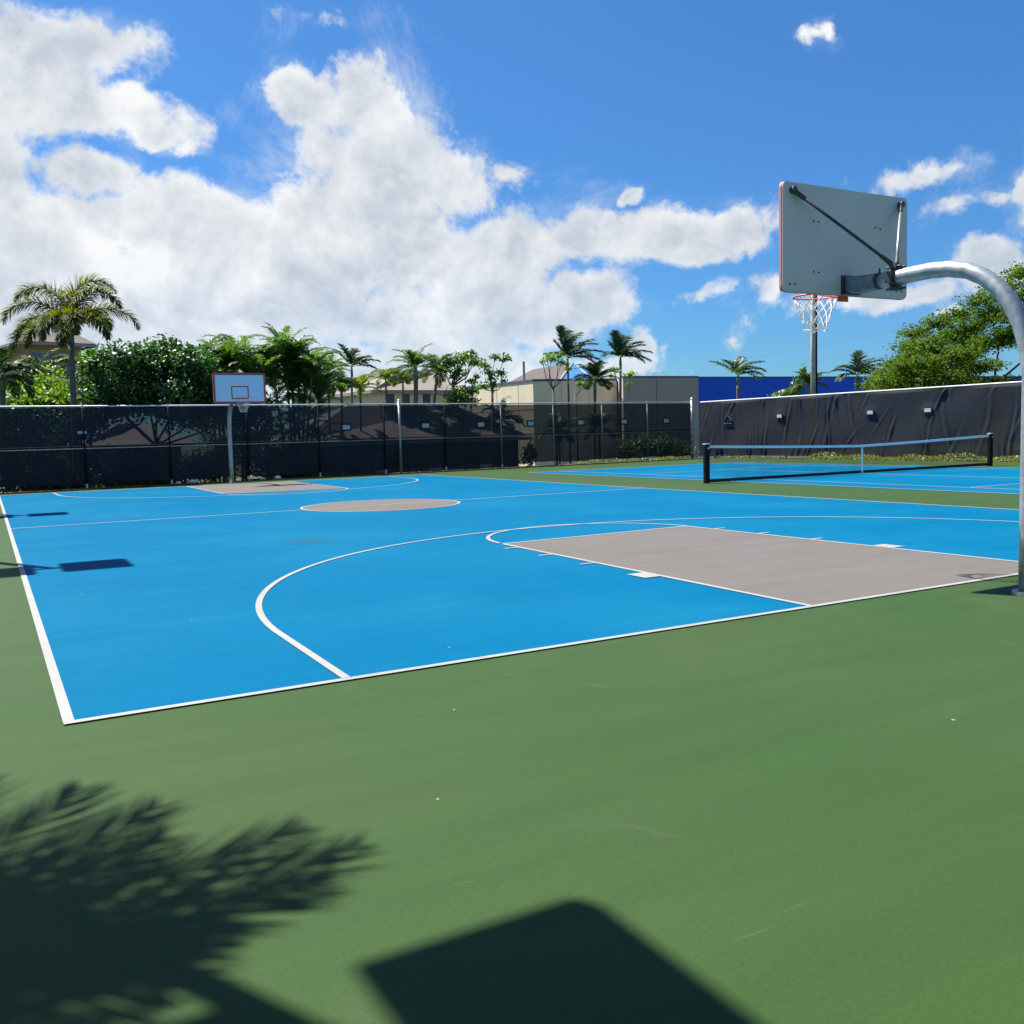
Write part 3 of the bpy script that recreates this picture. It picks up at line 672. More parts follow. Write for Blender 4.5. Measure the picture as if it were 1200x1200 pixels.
# tall foxtail palm on the left
fb = foot(87, 36.8); H_ = zat(83, 379, 36.8)-ground_height(*fb)
pr = rel(82, 379, 36.8, fb)
palm('foxtail_palm', 'tall palm on the left with bushy arching fronds above the fence', fb, pr[2]-.7,
     [(5, 97, 3.2, 165), (178, 82, 3.2, 150), (-15, 68, 3.2, 145), (14, 42, 3.1, 118), (-32, 22, 2.8, 100), (196, 55, 3.1, 140), (168, 32, 3.0, 112), (208, 8, 2.7, 92), (238, 10, 2.4, 96), (262, 24, 2.4, 120), (285, 8, 2.3, 92), (60, 50, 2.3, 130), (110, 55, 2.3, 130), (300, 30, 2.3, 120)],
     MT['foxtail'], tr=.135, lean=(pr[0], pr[1]), shaft=.75, nleaf=60, llen=.64, lwid=.040, plumose=True, hang=.35, group=None, curl=1.45, sweep=.55)
# palms behind the fence, left to right
def std(label, u, v, d, mat, seed, n=14, L_=2.2, wind=.0, e0=(15, 75), droop=(60, 110), tr=.11, lean=(0, 0), nleaf=30, llen=.62, lwid=.07, fronds=None, name='palm_tree', hang=.35, shaft=.6, u0=None):
    f0 = foot(u0 if u0 else u, d); top = rel(u, v, d, f0)
    return palm(name, label, f0, top[2]-shaft*.85, fronds or rand_fronds(n, L_, seed, e0, droop), mat, tr=tr, lean=(top[0], top[1]), shaft=shaft, nleaf=nleaf, llen=llen, lwid=lwid, wind=wind, hang=hang)
WB = lambda s=1.0, k=0: [(150+k, 66, 2.3*s, -4), (170-k, 50, 1.6*s, 10), (60, 74, 2.4*s, 45), (100, 82, 2.2*s, 40), (20, 52, 2.5*s, 62), (-10, 30, 2.7*s, 60), (12, 14, 2.6*s, 55), (-35, 12, 2.2*s, 70), (45, 30, 2.4*s, 60), (-60, 40, 2.2*s, 80), (200, 30, 1.6*s, 60), (80, 50, 2.0*s, 70), (-25, 60, 2.3*s, 62)]
std('slim tall palm with a wind-swept crown, in front of the brown and blue roof', 665, 420, 62, MT['palmdark'], 3, fronds=WB(.98), wind=.35, tr=.10, u0=667, llen=.85, lwid=.085, nleaf=34)
std('slim tall palm with a wind-swept crown, before the pale corner of the taupe wall', 727, 419, 62, MT['palmdark'], 4, fronds=WB(.82, -12), wind=.30, tr=.10, u0=727, llen=.8, lwid=.085, nleaf=32)
std('palm with a lopsided wind-swept crown above the blue tan gap left of the tan roof', 412, 430, 60, MT['palmdark'], 5, fronds=[(175, 48, 1.5, 10), (165, 70, 1.7, 30), (185, 25, 1.4, 40), (90, 80, 1.3, 30), (30, 55, 1.5, 60), (5, 35, 1.9, 60), (15, 15, 1.7, 55), (-40, 30, 1.4, 70), (200, 10, 1.2, 30), (60, 40, 1.4, 60), (-20, 50, 1.5, 60)], wind=.2, tr=.09, llen=.72, lwid=.08)
std('bushy short palm before the beige wall, between the two slim tall palms', 697, 447, 58, MT['palmdark'], 6, n=17, L_=1.75, e0=(5, 80), droop=(50, 90), wind=.12, tr=.12, u0=696, llen=.62, lwid=.07)
std('palm rising over the blue wall, long frond blown to its left', 865, 440, 60, MT['palmleaf'], 7, fronds=[(180, 40, 2.1, 35), (190, 62, 1.5, 50), (70, 75, 1.6, 50), (20, 60, 1.8, 70), (0, 40, 1.9, 80), (-30, 25, 1.8, 80), (30, 20, 1.9, 70), (110, 60, 1.6, 60), (-60, 50, 1.6, 90), (240, 40, 1.5, 80), (-15, 55, 1.9, 65)], wind=.15, tr=.12, llen=.7, lwid=.075)
std('palm over the right end of the blue wall beside the spreading tree', 1005, 440, 54, MT['palmdark'], 8, fronds=[(170, 30, 1.7, 55), (185, 50, 1.5, 80), (100, 88, 1.4, 5), (30, 66, 1.6, 60), (10, 45, 1.9, 70), (-20, 25, 1.9, 70), (20, 18, 1.8, 60), (60, 60, 1.5, 60), (200, 15, 1.5, 60), (-50, 40, 1.5, 80), (-5, 60, 1.8, 75)], wind=.18, tr=.15, llen=.68, lwid=.075)
std('low full palm at the foot of the wooden utility pole', 948, 452, 49, MT['palmleaf'], 9, n=15, L_=1.15, e0=(10, 85), droop=(50, 110), tr=.10, llen=.4, lwid=.05)
std('dense palm with a dark red trunk, biggest of those before the tan roof', 487, 431, 50, MT['areca'], 10, n=20, L_=1.75, e0=(5, 85), droop=(60, 115), tr=.14, llen=.55, lwid=.05)
std('palm leaning right beside the dense red-trunked palm', 511, 436, 52, MT['palmleaf'], 11, n=16, L_=1.6, e0=(0, 80), droop=(60, 120), tr=.09, u0=503, llen=.5, lwid=.05)
std('thin yellowish palm at the left end of the tan roof', 452, 446, 50, MT['yellowpalm'], 12, n=12, L_=1.1, e0=(20, 80), droop=(70, 130), tr=.07, llen=.42, lwid=.045)
std('thin yellowish palm between the tan roof eave and the dense palm', 472, 447, 51, MT['yellowpalm'], 13, n=11, L_=1.0, e0=(20, 80), droop=(70, 130), tr=.06, llen=.42, lwid=.045)
std('low palm with orange-tinged fronds below the lopsided windy palm', 400, 454, 46, MT['yellowpalm'], 14, n=16, L_=1.0, e0=(15, 85), droop=(60, 130), tr=.07, llen=.42, lwid=.05)
std('low bright green palm just left of the tan building wall', 422, 456, 47, MT['yellowpalm'], 15, n=14, L_=1.25, e0=(10, 80), droop=(60, 120), tr=.07, llen=.42, lwid=.05)
std('pale blue-green palm at the right end of the areca clump', 385, 440, 46, MT['areca'], 16, n=14, L_=1.4, e0=(10, 85), droop=(60, 130), tr=.07, llen=.45, lwid=.045)
# palms seen through the screen
std('short palm standing behind the mesh screen before the beige building corner', 587, 492, 52, MT['palmleaf'], 17, n=15, L_=1.5, e0=(0, 80), droop=(50, 110), tr=.11)
std('short palm behind the mesh screen, left of the two below the slim palms', 655, 505, 52, MT['palmleaf'], 18, n=13, L_=1.3, e0=(0, 80), droop=(50, 110), tr=.08)
std('short palm behind the mesh screen, right of the two below the slim palms', 702, 503, 52, MT['palmleaf'], 19, n=13, L_=1.3, e0=(0, 80), droop=(50, 110), tr=.08)
# far left partly cut palms
std('dark palm cut by the left edge of the photo', 2, 440, 36, MT['palmdark'], 20, n=16, L_=1.8, e0=(0, 80), droop=(60, 110), tr=.12)
std('small fan of palm leaves between the foxtail palm and the left edge', 48, 438, 42, MT['palmleaf'], 21, n=12, L_=1.5, e0=(20, 85), droop=(60, 110), tr=.09)
std('palm tucked behind the foxtail palm trunk on its right', 104, 436, 42, MT['areca'], 22, n=13, L_=1.4, e0=(10, 85), droop=(60, 120), tr=.09)

# areca clumps: many slim stems
def areca(label, stems, d, seed, L_=1.9):
    u0 = sum(s[0] for s in stems)/len(stems); f0 = foot(u0, d); base = np.array([f0[0], f0[1], ground_height(*f0)-.05])
    root = tag(empty('areca_palm_clump', base), label, 'palm clump'); r = np.random.default_rng(seed); m = MB(); Q = []
    for (u, v) in stems:
        dd = d+r.uniform(-1, 1); tp = np.array(rel(u, v, dd, f0)); b0 = np.array([tp[0]*.45, tp[1]*.45, 0])
        m.tube([b0, (b0+tp)/2+[tp[0]*-.1, tp[1]*-.1, .1], tp], [.07, .055, .045], 7)
        for k in range(15):
            Q += frond(tp-UP*r.uniform(0, .7), 360*k/15+r.uniform(-15, 15), r.uniform(52, 89), L_*r.uniform(.85, 1.25), r.uniform(60, 130), 30, .50, .050, False, .4, .04, .75, 1.5)
        for k in range(6):
            Q += frond(tp*[1, 1, r.uniform(.4, .8)], r.uniform(0, 360), r.uniform(30, 70), L_*.8, r.uniform(60, 120), 22, .5, .055, False, .4)
    m.build('stems', MT['shaft'], root, True); quads('crown', np.array(Q), MT['areca'], root)
areca('clump of arching areca palms directly above the far backboard', [(238, 428), (256, 440), (272, 420), (292, 430), (250, 452), (300, 446), (264, 432)], 41, 31, 1.75)
areca('taller dense clump of areca palms right of the far backboard', [(318, 430), (334, 415), (350, 432), (366, 436), (342, 450), (374, 462), (322, 455), (342, 424), (358, 446)], 42, 32, 1.9)

# broad-leaved trees
def lobes_at(base, lst): return [(rel(u, v, d, base), R) for (u, v, d, R) in lst]
f0 = foot(182, 38.5)
tree('clusia_tree', 'dark glossy broad-leaved tree between foxtail palm and far hoop', f0, 2.3,
     lobes_at(f0, [(118, 440, 39, (1.0, 1.1, 1.0)), (140, 425, 39, (1.0, 1.1, .8)), (165, 428, 38, (1.1, 1.1, .9)), (192, 420, 39, (1.0, 1.1, .8)), (215, 430, 38.5, (1.0, 1.0, .9)), (236, 450, 39, (.9, 1, 1.1)), (130, 465, 38, (1.3, 1.1, 1)), (168, 465, 37.8, (1.5, 1.1, 1.1)), (205, 468, 38, (1.5, 1.1, 1.0)), (230, 480, 39, (1.0, 1, 1)), (260, 470, 39.5, (1.1, 1, 1.1)), (108, 480, 38.5, (.8, 1, 1)), (285, 480, 40, (1.2, 1, 1)), (200, 408, 39, (.35, .4, .35)), (157, 414, 39, (.3, .4, .4)), (122, 420, 39, (.2, .3, .35)), (178, 410, 39, (.2, .3, .4)), (222, 412, 39, (.25, .3, .3)), (110, 426, 38.6, (.25, .3, .35)), (192, 402, 39, (.12, .2, .3))]),
     27000, .108, MT['glossy'], 41, tr=.17, squash=.6, edge=.55, nlimb=7)
f0 = foot(55, 40)
tree('shrub', 'bright yellow-green shrub at the foot of the foxtail palm', f0, 1.2, lobes_at(f0, [(58, 452, 40, (1.0, 1, .8)), (72, 466, 39, (.8, 1, .7)), (45, 472, 39, (1.1, 1, .7)), (64, 485, 39, (1.4, 1, .9)), (30, 485, 40, (1.2, 1, .8))]), 3800, .12, MT['bright'], 42, tr=.08, cat='shrub')
for i, (lab, us, d, mt, n, sz, sd_) in enumerate([
    ('dark shrubs filling the space behind the mesh at the far left', [(-15, 535, 1.2), (15, 545, 1.1), (45, 540, 1.1), (66, 552, .8), (20, 515, 1.0)], 36.4, 'shrub', 5200, .09, 43),
    ('dark leafy mass above the left shrubs behind the mesh', [(-10, 490, 1.3), (25, 495, 1.3), (60, 500, 1.1), (85, 505, 1.0)], 38.5, 'glossy', 5200, .11, 44),
    ('dark hedge behind the mesh under the small pavilion roof', [(105, 548, 1.0), (130, 552, 1.0), (155, 550, 1.0), (180, 550, 1.0), (205, 552, .9), (228, 550, .9), (245, 548, .9)], 38.3, 'glossy', 7200, .09, 45),
    ('shrub behind the mesh between far pole and big shingle roof', [(245, 545, 1.0), (262, 530, 1.0), (300, 540, 1.2), (322, 555, .8), (340, 535, 1.0), (310, 515, 1.2), (285, 515, 1.1), (360, 548, .9)], 41.0, 'glossy', 6800, .09, 46)]):
    f0 = foot(us[len(us)//2][0], d)
    tree('shrub', lab, f0, .6, lobes_at(f0, [(u, v, d+random.uniform(-.5, .8), (r_*1.1, .9, r_*.9)) for u, v, r_ in us]), n, sz, MT[mt], sd_, tr=.07, cat='shrub')
f0 = foot(30, 35.2)
tree('shrub', 'low leafy border plants at the foot of the mesh in the left corner', f0, .4, lobes_at(f0, [(u, v-1, 35.5, (.9, .4, .5)) for u, v in ((-20, 566), (8, 566), (36, 566), (60, 567), (88, 566))]), 3600, .085, MT['shrub'], 47, tr=.05, cat='shrub')
f0 = foot(762, 53)
tree('shrub', 'broad leafy bushes behind the mesh close to the fence corner', f0, .5, lobes_at(f0, [(735, 528, 53, (.8, .8, .6)), (755, 522, 53, (.9, .8, .8)), (778, 524, 52.5, (.9, .8, .8)), (800, 530, 52, (.7, .7, .6))]), 2600, .12, MT['plumeria'], 48, tr=.07, cat='shrub')
f0 = foot(621, 50)
tree('shrub', 'round bush behind the mesh at the foot of the beige corner', f0, .3, lobes_at(f0, [(620, 535, 50, (.45, .4, .5)), (622, 526, 50, (.35, .3, .5))]), 700, .10, MT['shrub'], 49, tr=.05, cat='shrub')
f0 = foot(556, 52)
tree('plumeria_tree', 'open light-green tree with forked trunk right of the dense palm', f0, 3.6, lobes_at(f0, [(530, 424, 52, (.8, .7, .35)), (545, 418, 52, (.7, .7, .35)), (556, 424, 51.5, (.6, .7, .3)), (520, 432, 52, (.5, .6, .4)), (537, 434, 52, (.4, .5, .3)), (552, 413, 52, (.18, .2, .15)), (533, 440, 52, (.4, .4, .35))]), 1500, .11, MT['plumeria'], 51, tr=.10, group='plumeria trees before the beige walls', fork=rel(531, 452, 52, f0), edge=.8)
f0 = foot(577, 50)
tree('plumeria_tree', 'spindly tree with separate leaf tufts before the beige wall', f0, 3.5, lobes_at(f0, [(568, 428, 50, (.35, .35, .22)), (580, 418, 50, (.4, .35, .2)), (592, 420, 50, (.4, .35, .22)), (586, 437, 50, (.45, .4, .3)), (573, 436, 50, (.35, .35, .3)), (566, 452, 50, (.45, .4, .25)), (578, 450, 50, (.3, .35, .25)), (590, 446, 50, (.25, .3, .15)), (575, 443, 50, (.25, .3, .25))]), 850, .10, MT['plumeria'], 52, tr=.07, group='plumeria trees before the beige walls', fork=rel(577, 458, 50, f0), edge=.8)
f0 = foot(549, 51)
tree('plumeria_tree', 'small low round-leaved tree between the open and the spindly tree', f0, 3.0, lobes_at(f0, [(538, 460, 51, (.7, .6, .4)), (552, 458, 51, (.5, .5, .35)), (545, 470, 51, (1.0, .6, .35)), (553, 446, 51, (.4, .4, .2)), (545, 438, 51, (.2, .3, .12)), (558, 441, 51, (.25, .3, .12)), (530, 470, 51, (.5, .5, .4))]), 1500, .10, MT['plumeria'], 53, tr=.07, group='plumeria trees before the beige walls', edge=.8)
f0 = foot(652, 56)
tree('plumeria_tree', 'nearly bare tree with yellow-green tufts left of the slim palm over the brown roof', f0, 4.4, lobes_at(f0, [(646, 420, 56, (.5, .4, .3)), (655, 417, 56, (.5, .4, .3)), (658, 425, 56, (.4, .4, .25)), (636, 424, 56, (.25, .3, .2)), (640, 414, 56, (.15, .2, .15)), (668, 432, 56, (.4, .4, .12))]), 420, .10, MT['bright'], 54, tr=.07, group='plumeria trees before the beige walls', fork=rel(648, 455, 56, f0), edge=.9)
f0 = foot(676, 54)
tree('plumeria_tree', 'thin bent sapling with few pale leaves left of the bushy short palm', f0, 4.0, lobes_at(f0, [(680, 450, 54, (.3, .3, .2)), (688, 445, 54, (.15, .2, .1))]), 90, .10, MT['plumeria'], 55, tr=.06, group='plumeria trees before the beige walls', fork=rel(674, 462, 54, f0))
f0 = foot(735, 60)
tree('plumeria_tree', 'small tree with pale drooping leaves beside the pale wall corner', f0, 4.6, lobes_at(f0, [(720, 433, 60, (.5, .4, .2)), (738, 438, 60, (.5, .4, .2)), (716, 440, 60, (.25, .3, .2)), (736, 450, 60, (.3, .3, .2))]), 260, .10, MT['bright'], 56, tr=.05, group='plumeria trees before the beige walls')
f0 = foot(928, 50)
tree('shrub', 'pale leafy bush left of the utility pole above the right fence', f0, 3.0, lobes_at(f0, [(936, 451, 50, (.55, .5, .35)), (928, 459, 50, (.7, .5, .25)), (942, 434, 50, (.2, .2, .4)), (915, 463, 50, (.6, .5, .2))]), 900, .09, MT['plumeria'], 57, tr=.06, cat='shrub')

# big spreading tree on the right
f0 = foot(1168, 47)
r = np.random.default_rng(77); lob = []
outline = [(1040, 440), (1055, 425), (1072, 405), (1075, 390), (1100, 378), (1125, 368), (1150, 352), (1175, 335), (1200, 318), (1235, 305), (1270, 310), (1300, 330), (1330, 360), (1345, 400)]
for u, v in outline:
    lob.append((u, v, 46+r.uniform(-2, 2), (1.0, 1.1, .42))); lob.append((u+14, v+14, 45.5+r.uniform(-3, 3), (1.1, 1.2, .5)))
for k in range(74):
    u = r.uniform(1040, 1330); lo = np.interp(u, [1030, 1075, 1125, 1200, 1250, 1340], [442, 398, 375, 325, 312, 385]); v = r.uniform(lo+14, 452)
    if 1140 < u < 1215 and v > 415 and r.random() < .85: continue
    lob.append((u, v, 46+r.uniform(-4.2, 4), (1.0*r.uniform(.7, 1.2), 1.1, .38*r.uniform(.7, 1.3))))
lob += [(1024, 452, 46, (.9, .8, .3)), (1036, 445, 46, (.8, .8, .35)), (1067, 392, 46, (.35, .3, .18)), (1108, 372, 46, (.45, .3, .18)), (1152, 345, 46, (.25, .3, .25)), (1193, 322, 44, (.35, .3, .3)), (1048, 424, 46, (.22, .3, .1)), (1050, 455, 44, (1.6, .9, .35)), (1090, 452, 44, (1.7, .9, .4)), (1125, 448, 43.5, (1.6, .9, .4))]
tree('spreading_tree', 'large spreading tree with layered yellow-green crown behind the right fence', f0, 2.5, lobes_at(f0, lob), 90000, .088, MT['monkeypod'], 61, tr=.36, squash=.5, edge=.6, nlimb=15, fork=rel(1166, 450, 46, f0))

# ground cover and little plants under the right screen
def cover(name, lab, pts, n, size, seed, mat='cover', h=.14):
    r = np.random.default_rng(seed); t = r.random(n)*(len(pts)-1); i = np.floor(t).astype(int); f = (t-i)[:, None]
    P = np.array(pts, float); c = P[i]*(1-f)+P[np.minimum(i+1, len(pts)-1)]*f
    clump = .5+.5*np.sin(c[:, 0]*2.3+c[:, 1]*1.9)*np.sin(c[:, 1]*.9+1.0)
    c = c+np.c_[r.normal(size=n)*.16, r.normal(size=n)*.10]
    z = r.random(n)*h*(.35+clump); c3 = np.c_[c, z]
    nrm = unit(r.normal(size=(n, 3))+[0, 0, 1.0]); a = unit(np.cross(nrm, r.normal(size=(n, 3)))); bb = np.cross(nrm, a); s = size*r.uniform(.5, 1.3, n)[:, None]
    o = quads(name, np.stack([c3-a*s, c3+bb*s*.5, c3+a*s, c3-bb*s*.5], axis=1), MT[mat]); o['kind'] = 'stuff'; o['label'] = lab; o['category'] = 'ground cover'
cover('ground_cover', 'yellow-green ground cover along the foot of the right fence', [(FX(y)-.15, y) for y in np.linspace(2, 26, 30)], 9000, .045, 71, h=.26)
cover('ground_cover', 'low weeds under the screen at the fence corner', [(x, FY(x)+.15) for x in np.linspace(25, 32.3, 12)]+[(FX(y)-.05, y) for y in np.linspace(33, 28, 6)], 2200, .045, 72, h=.15)
cover('leaf_litter', 'brown leaf litter along the foot of the back fence', [(x, FY(x)-.25) for x in np.linspace(-6, 24, 60)], 2600, .035, 73, mat='bark', h=.015)
# pale stones near the far hoop
for i, (x, y, s, lab) in enumerate([(6.55, 31.75, .17, 'pale stone left of the far hoop pole, the larger of two'), (6.05, 31.8, .11, 'pale stone left of the far hoop pole, the smaller of two'), (9.3, 31.95, .12, 'pale stone right of the far hoop pole'), (9.95, 32.0, .15, 'pale flat stone under the areca clump'), (22.0, 32.75, .07, 'small white stone at the foot of the back fence near the beige corner')]):
    bm = bmesh.new(); bmesh.ops.create_icosphere(bm, subdivisions=3, radius=s)
    for v in bm.verts: v.co *= 1+.16*math.sin(v.co.x*21/s*.1+i)+.12*math.sin(v.co.y*33/s*.1+2*i); v.co.z *= .55
    me = bpy.data.meshes.new('stone'); bm.to_mesh(me); bm.free(); me.materials.append(MT['stone']); o = bpy.data.objects.new('stone', me); col.objects.link(o)
    o.location = (x, y, s*.3); tag(o, lab, 'stone')

# palm left of the camera whose shadow falls over the green apron
base_p = (-2.36, .02)
root = palm('palm_tree', 'palm beyond the left edge that throws the feathery shadow on the green apron', base_p, 3.6,
     [(28, 24, 2.14, 52), (20, 20, 1.95, 46), (38, 30, 2.0, 58), (11, 26, 1.6, 56), (48, 32, 1.55, 60), (61, 32, 1.75, 58), (78, 32, 1.85, 58), (96, 32, 1.9, 58), (114, 30, 1.9, 60), (2, 30, 1.45, 60), (-16, 32, 1.15, 62), (-38, 34, 1.1, 64), (-62, 30, 1.1, 60), (-88, 30, 1.2, 60), (132, 35, 2.0, 60), (152, 35, 2.0, 60), (180, 35, 2.0, 60), (215, 35, 1.8, 60), (250, 35, 1.4, 60), (28, 62, 1.6, 80), (-10, 60, 1.0, 80), (66, 60, 1.4, 80), (6, 5, 1.1, 50), (100, 10, 1.5, 50)],
     MT['palmleaf'], tr=.13, nleaf=40, llen=.64, lwid=.026, group=None, hang=.2, sweep=1.35)

# ------------------------------------------------------------------ buildings
GZ = -1.7
def P2(u, d): p = at(u, 505, d); return (float(p[0]), float(p[1]))
def T3(u, v, d): return tuple(float(x) for x in at(u, v, d))
def orient(poly):
    a = sum(poly[i][0]*poly[(i+1) % len(poly)][1]-poly[(i+1) % len(poly)][0]*poly[i][1] for i in range(len(poly)))
    return poly if a > 0 else poly[::-1]
def push(p, q, k):            # p moved k metres away from the viewpoint on the ground
    d = Vector((p[0]-CAM[0], p[1]-CAM[1])).normalized(); return (p[0]+d.x*k, p[1]+d.y*k)
def wallstrip(b, p, q, z0, z1, out, th):
    d = Vector((q[0]-p[0], q[1]-p[1])).normalized(); n = Vector((d.y, -d.x))
    if n.dot(Vector((CAM[0]-p[0], CAM[1]-p[1]))) < 0: n = -n
    a = [(p[0]+n.x*(out-th), p[1]+n.y*(out-th)), (q[0]+n.x*(out-th), q[1]+n.y*(out-th)), (q[0]+n.x*out, q[1]+n.y*out), (p[0]+n.x*out, p[1]+n.y*out)]
    b.prism(orient(a), z0, z1)
def lerp2(p, q, t): return (p[0]+(q[0]-p[0])*t, p[1]+(q[1]-p[1])*t)
# beige store wing with the brown and blue roof behind its parapet
top = zat(626, 446, 75.6)
root = tag(empty('store_building', (*P2(650, 80), GZ)), 'beige flat-topped building with a brown roof and blue gable behind its parapet', 'building')
def local(root, o):
    o.parent = root; o.matrix_parent_inverse = Matrix.Translation(-root.location); return o
A_, C_, R_ = P2(545, 85), P2(626, 75.6), P2(724, 77.6)
m = MB(); m.prism(orient([A_, C_, R_, push(R_, 0, 16), push(A_, 0, 16)]), GZ, top); local(root, m.build('wall', MT['beige']))
m = MB(); wallstrip(m, C_, R_, top-.08, top+.10, .05, .3); wallstrip(m, A_, C_, top-.08, top+.10, .05, .3); local(root, m.build('coping', MT['coping']))
for (p0, q0, ts) in ((C_, R_, (.33, .66)), (A_, C_, (.2, .5, .8))):
    for t in ts: m = MB(); wallstrip(m, lerp2(p0, q0, t), lerp2(p0, q0, t+.0045), GZ, top-.1, .012, .03); local(root, m.build('wall_joint', MT['taupe']))
m = MB(); wallstrip(m, A_, C_, top-2.3, top-2.26, .014, .03); local(root, m.build('wall_joint', MT['taupe']))
a, b_, c, e, g = T3(598, 447, 96), T3(655, 447, 82), T3(692, 443, 84), T3(672, 424.5, 88), T3(624, 433, 98)
h_ = T3(700, 440, 104)
m = MB(); m.add([a, b_, e, g, (a[0], a[1], a[2]-.4), (b_[0], b_[1], b_[2]-.4)], [(0, 1, 2, 3), (4, 5, 1, 0)]); m.add([e, g, h_], [(0, 2, 1)]); local(root, m.build('roof', MT['brownroof']))
m = MB(); m.add([b_, c, e], [(0, 1, 2)]); m.add([c, h_, e], [(0, 1, 2)]); gb = local(root, m.build('gable', MT['bluemetal']))
m = MB(); m.tube([b_, e], .10, 6); m.tube([e, c], .08, 6); local(root, m.build('roof_trim', MT['fascia']))
m = MB(); pp = T3(614, 436, 90); m.tube([(pp[0], pp[1], pp[2]-1.5), (pp[0], pp[1], pp[2]+1.0)], .12, 8); local(root, m.build('flue_pipe', MT['coping']))
# taupe and blue store
root = tag(empty('store_building', (*P2(850, 80), GZ)), 'long low building, taupe on its left and royal blue on its right', 'building')
top2 = zat(731, 442, 73.6)
a0, a1, a2 = P2(731, 73.6), P2(819, 76.6), P2(1330, 98)
side = P2(722, 80)
m = MB(); m.prism(orient([a0, a1, push(a1, 0, 12), side]), GZ, top2); local(root, m.build('taupe_wall', MT['taupe']))
m = MB(); m.prism(orient([a1, a2, push(a2, 0, 14), push(a1, 0, 14)]), GZ, top2-.04); local(root, m.build('blue_wall', MT['bluewall']))
m = MB(); wallstrip(m, a0, a1, top2-.05, top2+.08, .04, .3); wallstrip(m, a1, a2, top2-.06, top2+.03, .03, .3); local(root, m.build('coping', MT['coping']))
m = MB(); p = lerp2(a0, a1, .43); q = lerp2(a0, a1, .436); wallstrip(m, p, q, GZ, top2-.1, .012, .03); local(root, m.build('wall_joint', MT['coping']))
# tan hipped building
def hip(root, eL, eR, rL, rR, depth, mat, name='roof', over=.5):
    """eave line eL-eR in front, ridge rL-rR, mirrored behind"""
    eL, eR, rL, rR = map(Vector, (eL, eR, rL, rR)); ax = (eR-eL); ax.z = 0; ax.normalize(); n = Vector((-ax.y, ax.x, 0))
    if n.dot(Vector((eL.x-CAM[0], eL.y-CAM[1], 0))) < 0: n = -n
    eb = [eL+n*depth, eR+n*depth]; z = min(eL.z, eR.z)
    for v in (eL, eR, *eb): v.z = z
    m = MB(); m.add([eL, eR, rR, rL, eb[1], eb[0]], [(0, 1, 2, 3), (1, 4, 2), (4, 5, 3, 2), (5, 0, 3), (0, 5, 4, 1)]); local(root, m.build(name, mat))
    f_ = MB(); q = [eL, eR, eb[1], eb[0]]
    for i in range(4):
        a, b2 = q[i], q[(i+1) % 4]; f_.tube([a-Vector((0, 0, .12)), b2-Vector((0, 0, .12))], .11, 4)
    local(root, f_.build('fascia', MT['fascia']))
    return [eL+ax*over+n*over, eR-ax*over+n*over, eb[1]-ax*over-n*over, eb[0]+ax*over-n*over], z
root = tag(empty('tan_building', (*P2(485, 66), GZ)), 'tan walled building with a low tan roof behind the palms left of centre', 'building')
w4, z = hip(root, T3(436, 457, 62), T3(549, 457, 66), T3(475, 433, 66), T3(512, 438, 69), 9, MT['tanroof'])
m = MB(); m.prism(orient([(v.x, v.y) for v in w4]), GZ, z-.02); wl = local(root, m.build('wall', MT['beige']))
for t in (.12, .3, .55, .8):
    m = MB(); p = lerp2(w4[0], w4[1], t); q = lerp2(w4[0], w4[1], t+.09); wallstrip(m, p, q, z-.95, z-.25, .03, .06); local(root, m.build('window', MT['glass']))
root = tag(empty('brown_roofed_building', (*P2(440, 70), GZ)), 'building with a steep dark brown roof slope left of the tan roof', 'building')
w4, z = hip(root, T3(421, 457, 69), T3(482, 457, 73), T3(458, 431, 73), T3(470, 431, 76), 9, MT['brownroof'])
m = MB(); m.prism(orient([(v.x, v.y) for v in w4]), GZ, z-.02); local(root, m.build('wall', MT['beige']))
# big shingle roof behind the mesh
root = tag(empty('shingle_roofed_house', (*P2(480, 50), GZ)), 'long low house with grey shingle hip roof seen through the mesh screen', 'house')
w4, z = hip(root, T3(347, 514, 44.5), T3(622, 511, 50.5), T3(408, 474, 48), T3(533, 475, 52.5), 9, MT['shingle'])
m = MB(); m.prism(orient([(v.x, v.y) for v in w4]), GZ, z-.02); local(root, m.build('wall', MT['darkwall']))
for t in (.3, .55, .8): m = MB(); wallstrip(m, lerp2(w4[0], w4[1], t), lerp2(w4[0], w4[1], t+.06), z-1.6, z-.5, .03, .06); local(root, m.build('window', MT['glass']))
root = tag(empty('garden_pavilion', (*P2(160, 45), GZ)), 'small pavilion with shingle hip roof seen through the mesh on the left', 'pavilion')
w4, z = hip(root, T3(97, 522, 42.5), T3(228, 518, 45.5), T3(138, 497, 45), T3(168, 496, 47), 5, MT['shingle'])
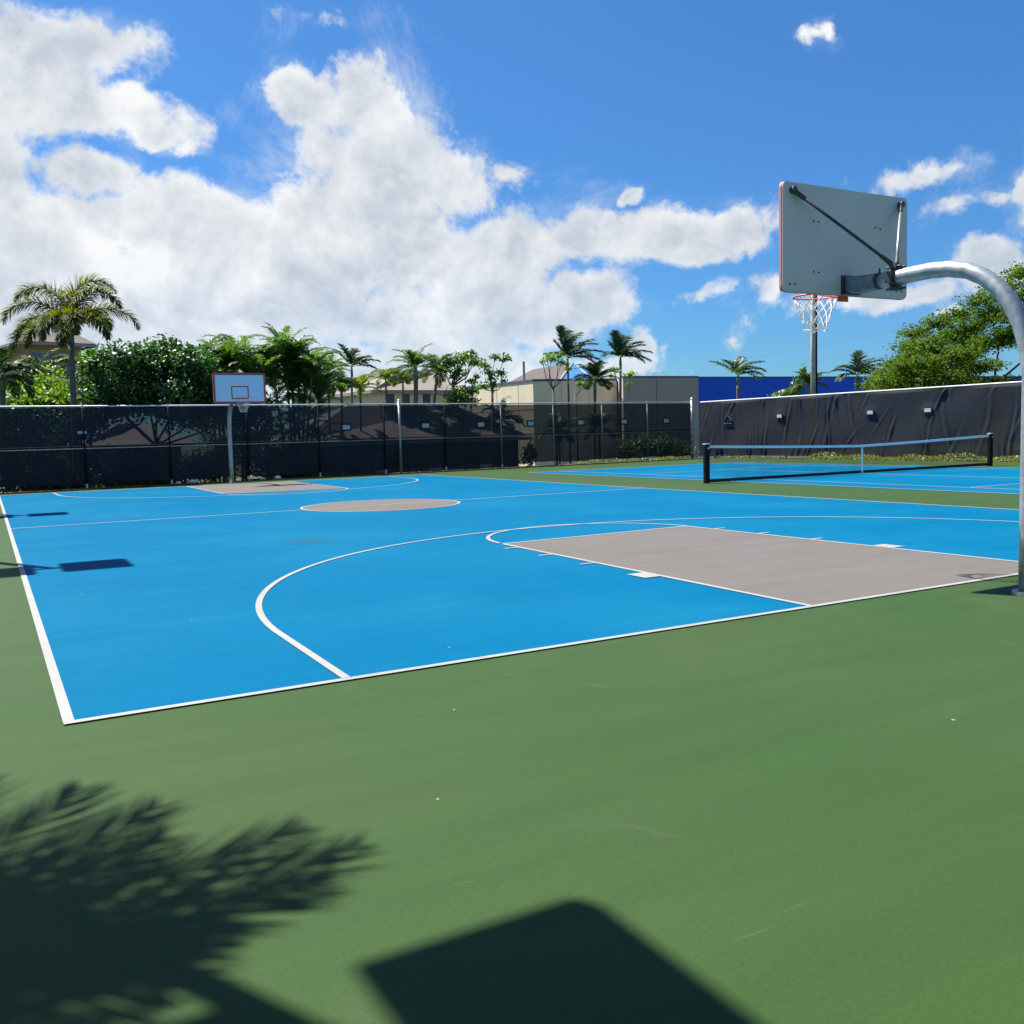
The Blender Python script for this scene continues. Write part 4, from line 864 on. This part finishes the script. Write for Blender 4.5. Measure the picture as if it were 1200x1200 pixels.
m = MB(); m.prism(orient([(v.x, v.y) for v in w4]), GZ, z-.02); local(root, m.build('wall', MT['darkwall']))
# house on the far left behind the foxtail palm
root = tag(empty('ochre_house', (*P2(65, 58), GZ)), 'two storey ochre house with brown eaves behind the foxtail palm', 'house')
w4, z = hip(root, T3(22, 399, 55), T3(113, 400, 58), T3(45, 391, 59), T3(90, 392, 61), 9, MT['brownroof'], over=.7)
m = MB(); m.prism(orient([(v.x, v.y) for v in w4]), GZ, z-.02); local(root, m.build('wall', MT['yellowwall']))
for t in (.05, .3, .6):
    for zz in (z-2.0, z-4.6):
        m = MB(); wallstrip(m, lerp2(w4[0], w4[1], t), lerp2(w4[0], w4[1], t+.2), zz-.06, zz+1.46, .03, .05); wf = local(root, m.build('window', MT['fascia']))
        m = MB(); wallstrip(m, lerp2(w4[0], w4[1], t+.012), lerp2(w4[0], w4[1], t+.188), zz, zz+1.4, .045, .05); m.build('pane', MT['glass'], wf)
# low roof further left behind the fence corner of the pavilion
# utility pole and wires
pb = foot(953, 46.5); zt = zat(953, 262, 46.5)
root = tag(empty('utility_pole', (pb[0], pb[1], 0)), 'weathered wooden utility pole rising behind the near hoop net', 'utility pole')
m = MB(); m.tube([(0, 0, -.1), (0, 0, zt*.5), (0, 0, zt)], [.13, .12, .105], 14); m.build('pole', MT['woodpole'], root, True)
m = MB(); m.tube([(.13, -.10, 0), (.115, -.09, zt*.98)], .04, 8); m.build('cable_conduit', MT['black'], root, True)
def wire(lab, a, c, sag, kk):
    a, c = Vector(a), Vector(c); m = MB(); pts = [a.lerp(c, i/24)-Vector((0, 0, sag*4*(i/24)*(1-i/24))) for i in range(25)]; m.tube(pts, .0085, 5)
    tag(m.build('power_line', MT['wire']), lab, 'power line', 'power lines crossing the sky on the right')
wire('upper thin cable running up to the right behind the near hoop', T3(640, 452, 150), T3(1290, 340, 38), .6, 0)
wire('lower thin cable running up to the right above the blue wall', T3(640, 462, 150), T3(1290, 366, 38), .6, 1)
